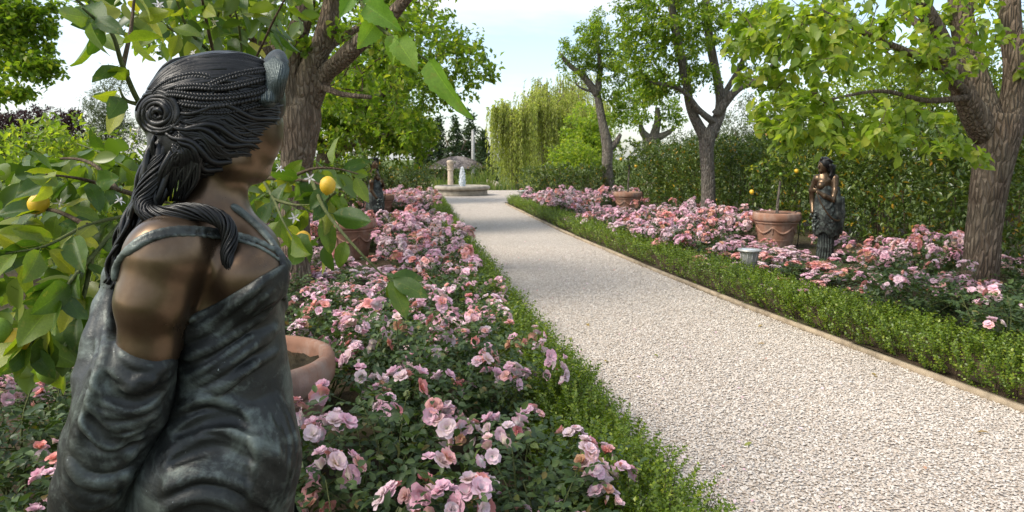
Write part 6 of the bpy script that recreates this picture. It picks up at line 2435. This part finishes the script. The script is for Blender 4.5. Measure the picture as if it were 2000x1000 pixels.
def far_blossom(i):
    """all flowers of a distant bush joined: too small to tell apart"""
    rng = np.random.default_rng(700 + i)
    Vs, Fs, As, Ts, n = [], [], [], [], 0
    for (p, up) in FAR[i][2]:
        ct = rng.random() * 0.8 if rng.random() < 0.8 else rng.random()
        for (c, ax, d, k) in cluster_blooms(rng, p, up, int(rng.integers(11, 19)), 0.085, 0.066):
            V, F, A = BG[k]
            V = c + (V * d * 1.15) @ axis_frame(ax, rng).T
            Vs.append(V)
            Fs.append(F + n)
            As.append(A)
            Ts.append(np.full(len(V), ct + rng.normal() * 0.06))
            n += len(V)
    return mesh_np('rose_blossom', np.concatenate(Vs), np.concatenate(Fs), M['petal'], True, {'rim': np.concatenate(As), 'tone': np.concatenate(Ts)})


BLOSSOM = [far_blossom(i) for i in range(5)]

ORD = ['first', 'second', 'third', 'fourth', 'fifth', 'sixth', 'seventh', 'eighth', 'ninth', 'tenth', 'eleventh', 'twelfth', 'thirteenth', 'fourteenth', 'fifteenth', 'sixteenth', 'seventeenth', 'eighteenth', 'nineteenth', 'twentieth',
       'twenty-first', 'twenty-second', 'twenty-third', 'twenty-fourth', 'twenty-fifth', 'twenty-sixth', 'twenty-seventh', 'twenty-eighth', 'twenty-ninth', 'thirtieth', 'thirty-first', 'thirty-second', 'thirty-third', 'thirty-fourth']
# keep clear of pots, statues, trunks and the lamps
BLOCK = [(-1.42, 1.95, 0.38), (-1.95, 2.35, 0.38), (-0.44, 1.72, 0.35), (-1.265, 3.16, 0.60), (-2.55, 10.7, 0.66), (-3.5, 18.0, 0.66), (4.66, 12.0, 0.66), (3.30, 19.5, 0.7), (4.74, 10.3, 0.42), (-2.86, 14.3, 0.42), (-0.60, 1.38, 0.42), (-2.44, 7.55, 0.45), (-4.25, 15.9, .5), (5.1, 7.28, .48), (4.74, 16.5, .5), (3.8, 26.5, .5),
         (2.90, 8.35, 0.45), (2.72, 7.7, 0.30), (-2.4, 9.75, 0.55), (-2.25, 9.0, 0.4), (-3.3, 17.1, 0.5), (3.1, 18.5, 0.55), (4.5, 11.2, 0.35), (4.62, 9.75, 0.3), (3.2, 18.7, 0.4)]
NEAR_Y = 7.0


def rose_bush(x, y, s, rz, label, seed, dens=1.0, tall=1.0):
    rng = np.random.default_rng(seed)
    near = y < NEAR_Y
    root = thing('rose_bush', label, 'rose bush', (x, y, 0.03), rz, 'pink rose bushes in the beds')
    root.scale = (s, s, s * tall)
    i = seed % 5
    fol, cane, cl = (NEAR if near else FAR)[i]
    obj('foliage', fol, root)
    o = obj('cane', cane, root)
    o['kind'] = 'stuff'
    if not near:
        o = obj('blossom', BLOSSOM[i], root)
        o['kind'] = 'stuff'
        o.rotation_euler = (0, 0, 0)
        return root
    for (p, up) in cl:
        if rng.random() > dens:
            continue
        for (c, ax, d, k) in cluster_blooms(rng, p, up, int(rng.integers(3, 11)), 0.066, 0.061):
            fr = axis_frame(ax, rng) * d
            m = Matrix(((fr[0, 0], fr[0, 1], fr[0, 2], c[0]), (fr[1, 0], fr[1, 1], fr[1, 2], c[1]), (fr[2, 0], fr[2, 1], fr[2, 2], c[2]), (0, 0, 0, 1)))
            b = bpy.data.objects.new('bloom', BLOOM[k])
            COL.objects.link(b)
            b.parent = root
            b.matrix_basis = m
    return root


def plant_bed(side, rows, y0, y1, dy, seed):
    rng = np.random.default_rng(seed)
    cnt = 0
    for ri, off in enumerate(rows):
        y = y0[ri] if hasattr(y0, '__len__') else y0
        k = 0
        while y < y1:
            yy = y + rng.normal() * 0.07
            base = ledge(yy) - 0.40 - off if side < 0 else redge(yy) + 0.55 + off
            xx = float(base + rng.normal() * 0.06)
            y += dy * rng.uniform(0.92, 1.08)
            if any((xx - bx) ** 2 + (yy - by) ** 2 < br * br for bx, by, br in BLOCK):
                continue
            px = 1000 + 1333.33 * xx / max(0.3, yy * CT + 1.2 * ST)
            if px < -330 or px > 2250:
                continue
            lab = 'pink rose bush, %s bed, %s row from the box hedge, %s from the front' % ('left' if side < 0 else 'right', ORD[ri], ORD[k])
            tall = rng.uniform(0.95, 1.2) * (1.0 if yy < 4.5 else 0.86) if side < 0 else rng.uniform(0.75, 1.15)
            # lower where bushes stand between the eye and the pots, lamp and statue
            for (ox, oy) in ((4.66, 12.0), (4.72, 10.3), (2.9, 8.4), (3.30, 19.5), (-2.55, 10.7), (-3.5, 18.0)):
                if yy < oy and abs(xx / yy - ox / oy) < 0.075 and oy - yy < 4.5:
                    tall = min(tall, 0.55 if oy - yy > 1.2 else 0.42)
            rose_bush(xx, yy, rng.uniform(0.94, 1.16), rng.random() * 6.28, lab, seed * 1000 + cnt, 0.95 if side < 0 else 0.6, tall)
            k += 1
            cnt += 1


rose_bush(-0.44, 1.72, 1.0, 0.7, 'tall rose bush with big blooms at the foreground statue\'s hip', 3, 1.0, 1.28)
rose_bush(-1.42, 1.95, 1.0, 2.0, 'rose bush in bloom beside the foreground statue\'s hanging sleeve', 5, 1.0, 1.0)
rose_bush(-1.95, 2.35, 1.0, 4.0, 'rose bush at the lower left corner below the lemon leaves', 6, 1.0, 1.05)
plant_bed(-1, (0.24, 0.76, 1.32, 1.95, 2.6), (2.05, 1.75, 1.55, 1.9, 1.7), 23.6, 0.68, 3)
plant_bed(1, (0.18, 0.82, 1.5, 2.2, 2.9), (4.3, 4.7, 4.9, 5.2, 5.6), 23.2, 0.74, 4)


# ------------------------------------------------------------------ fallen leaves on the path
def fallen():
    rng = np.random.default_rng(91)
    me = leaf_mesh('fallen_leaf', 0.055, 0.6, 'fallen', 77, 0.05, False, 0.2, 0.3, 7, 2)
    spots = [((1145, 632), 'yellow fallen leaf on the gravel near the left hedge'), ((1276, 692), 'curled brown fallen leaf in the middle of the path'), ((1492, 672), 'pale fallen leaf right of the path\'s middle'), ((1700, 728), 'brown fallen leaf by the right timber edging'),
             ((1468, 864), 'small yellow fallen leaf, lowest in the middle of the path'), ((1180, 705), 'dry brown fallen leaf beside the left hedge'), ((1930, 845), 'fallen leaf near the frame\'s lower right edge'), ((1490, 635), 'faint fallen leaf farthest up the path'), ((1112, 660), 'yellow fallen leaf under the left hedge\'s edge')]
    for (x, y), lab in spots:
        d = at(x, y, 1.0) - np.array((0, 0, CAM_H))
        t = (0.026 - CAM_H) / d[2]
        p = np.array((0, 0, CAM_H)) + d * t
        o = obj('fallen_leaf', me, None, tuple(p), (rng.normal() * .25, rng.normal() * .25, rng.random() * 6.28))
        tag(o, lab, 'leaf', 'fallen leaves on the path')


def fallen_petals():
    rng = np.random.default_rng(93)
    n = 260
    y = 2.3 + 12 * rng.random(n) ** 1.4
    u = rng.beta(0.5, 1.6, n)
    x = ledge(y) + (redge(y) - ledge(y)) * u
    T = rdir(rng, n) * np.array((1, 1, 0.15))
    V, F = leaf_cloud(np.stack([x, y, np.full(n, 0.027)], -1), T, np.array((0, 0, 1.0)) + 0.35 * rdir(rng, n), rng.uniform(0.012, 0.03, n), 0.8, LEAF6)
    me = mesh_np('petal_litter', V, F, M['petal'], True, {'rim': np.full(len(V), 0.8), 'tone': np.repeat(rng.random(n), 8)})
    tag(obj('petal_litter', me), 'fallen pink petals scattered over the gravel path', 'petals', kind='stuff')


fallen_petals()
M['fallen'] = leaf_mat('fallen', [(0, (0.30, 0.20, 0.08)), (0.5, (0.42, 0.33, 0.09)), (1, (0.22, 0.24, 0.06))], 0.1, 0.7, 0.2, 1.0, 'object', False)
fallen()
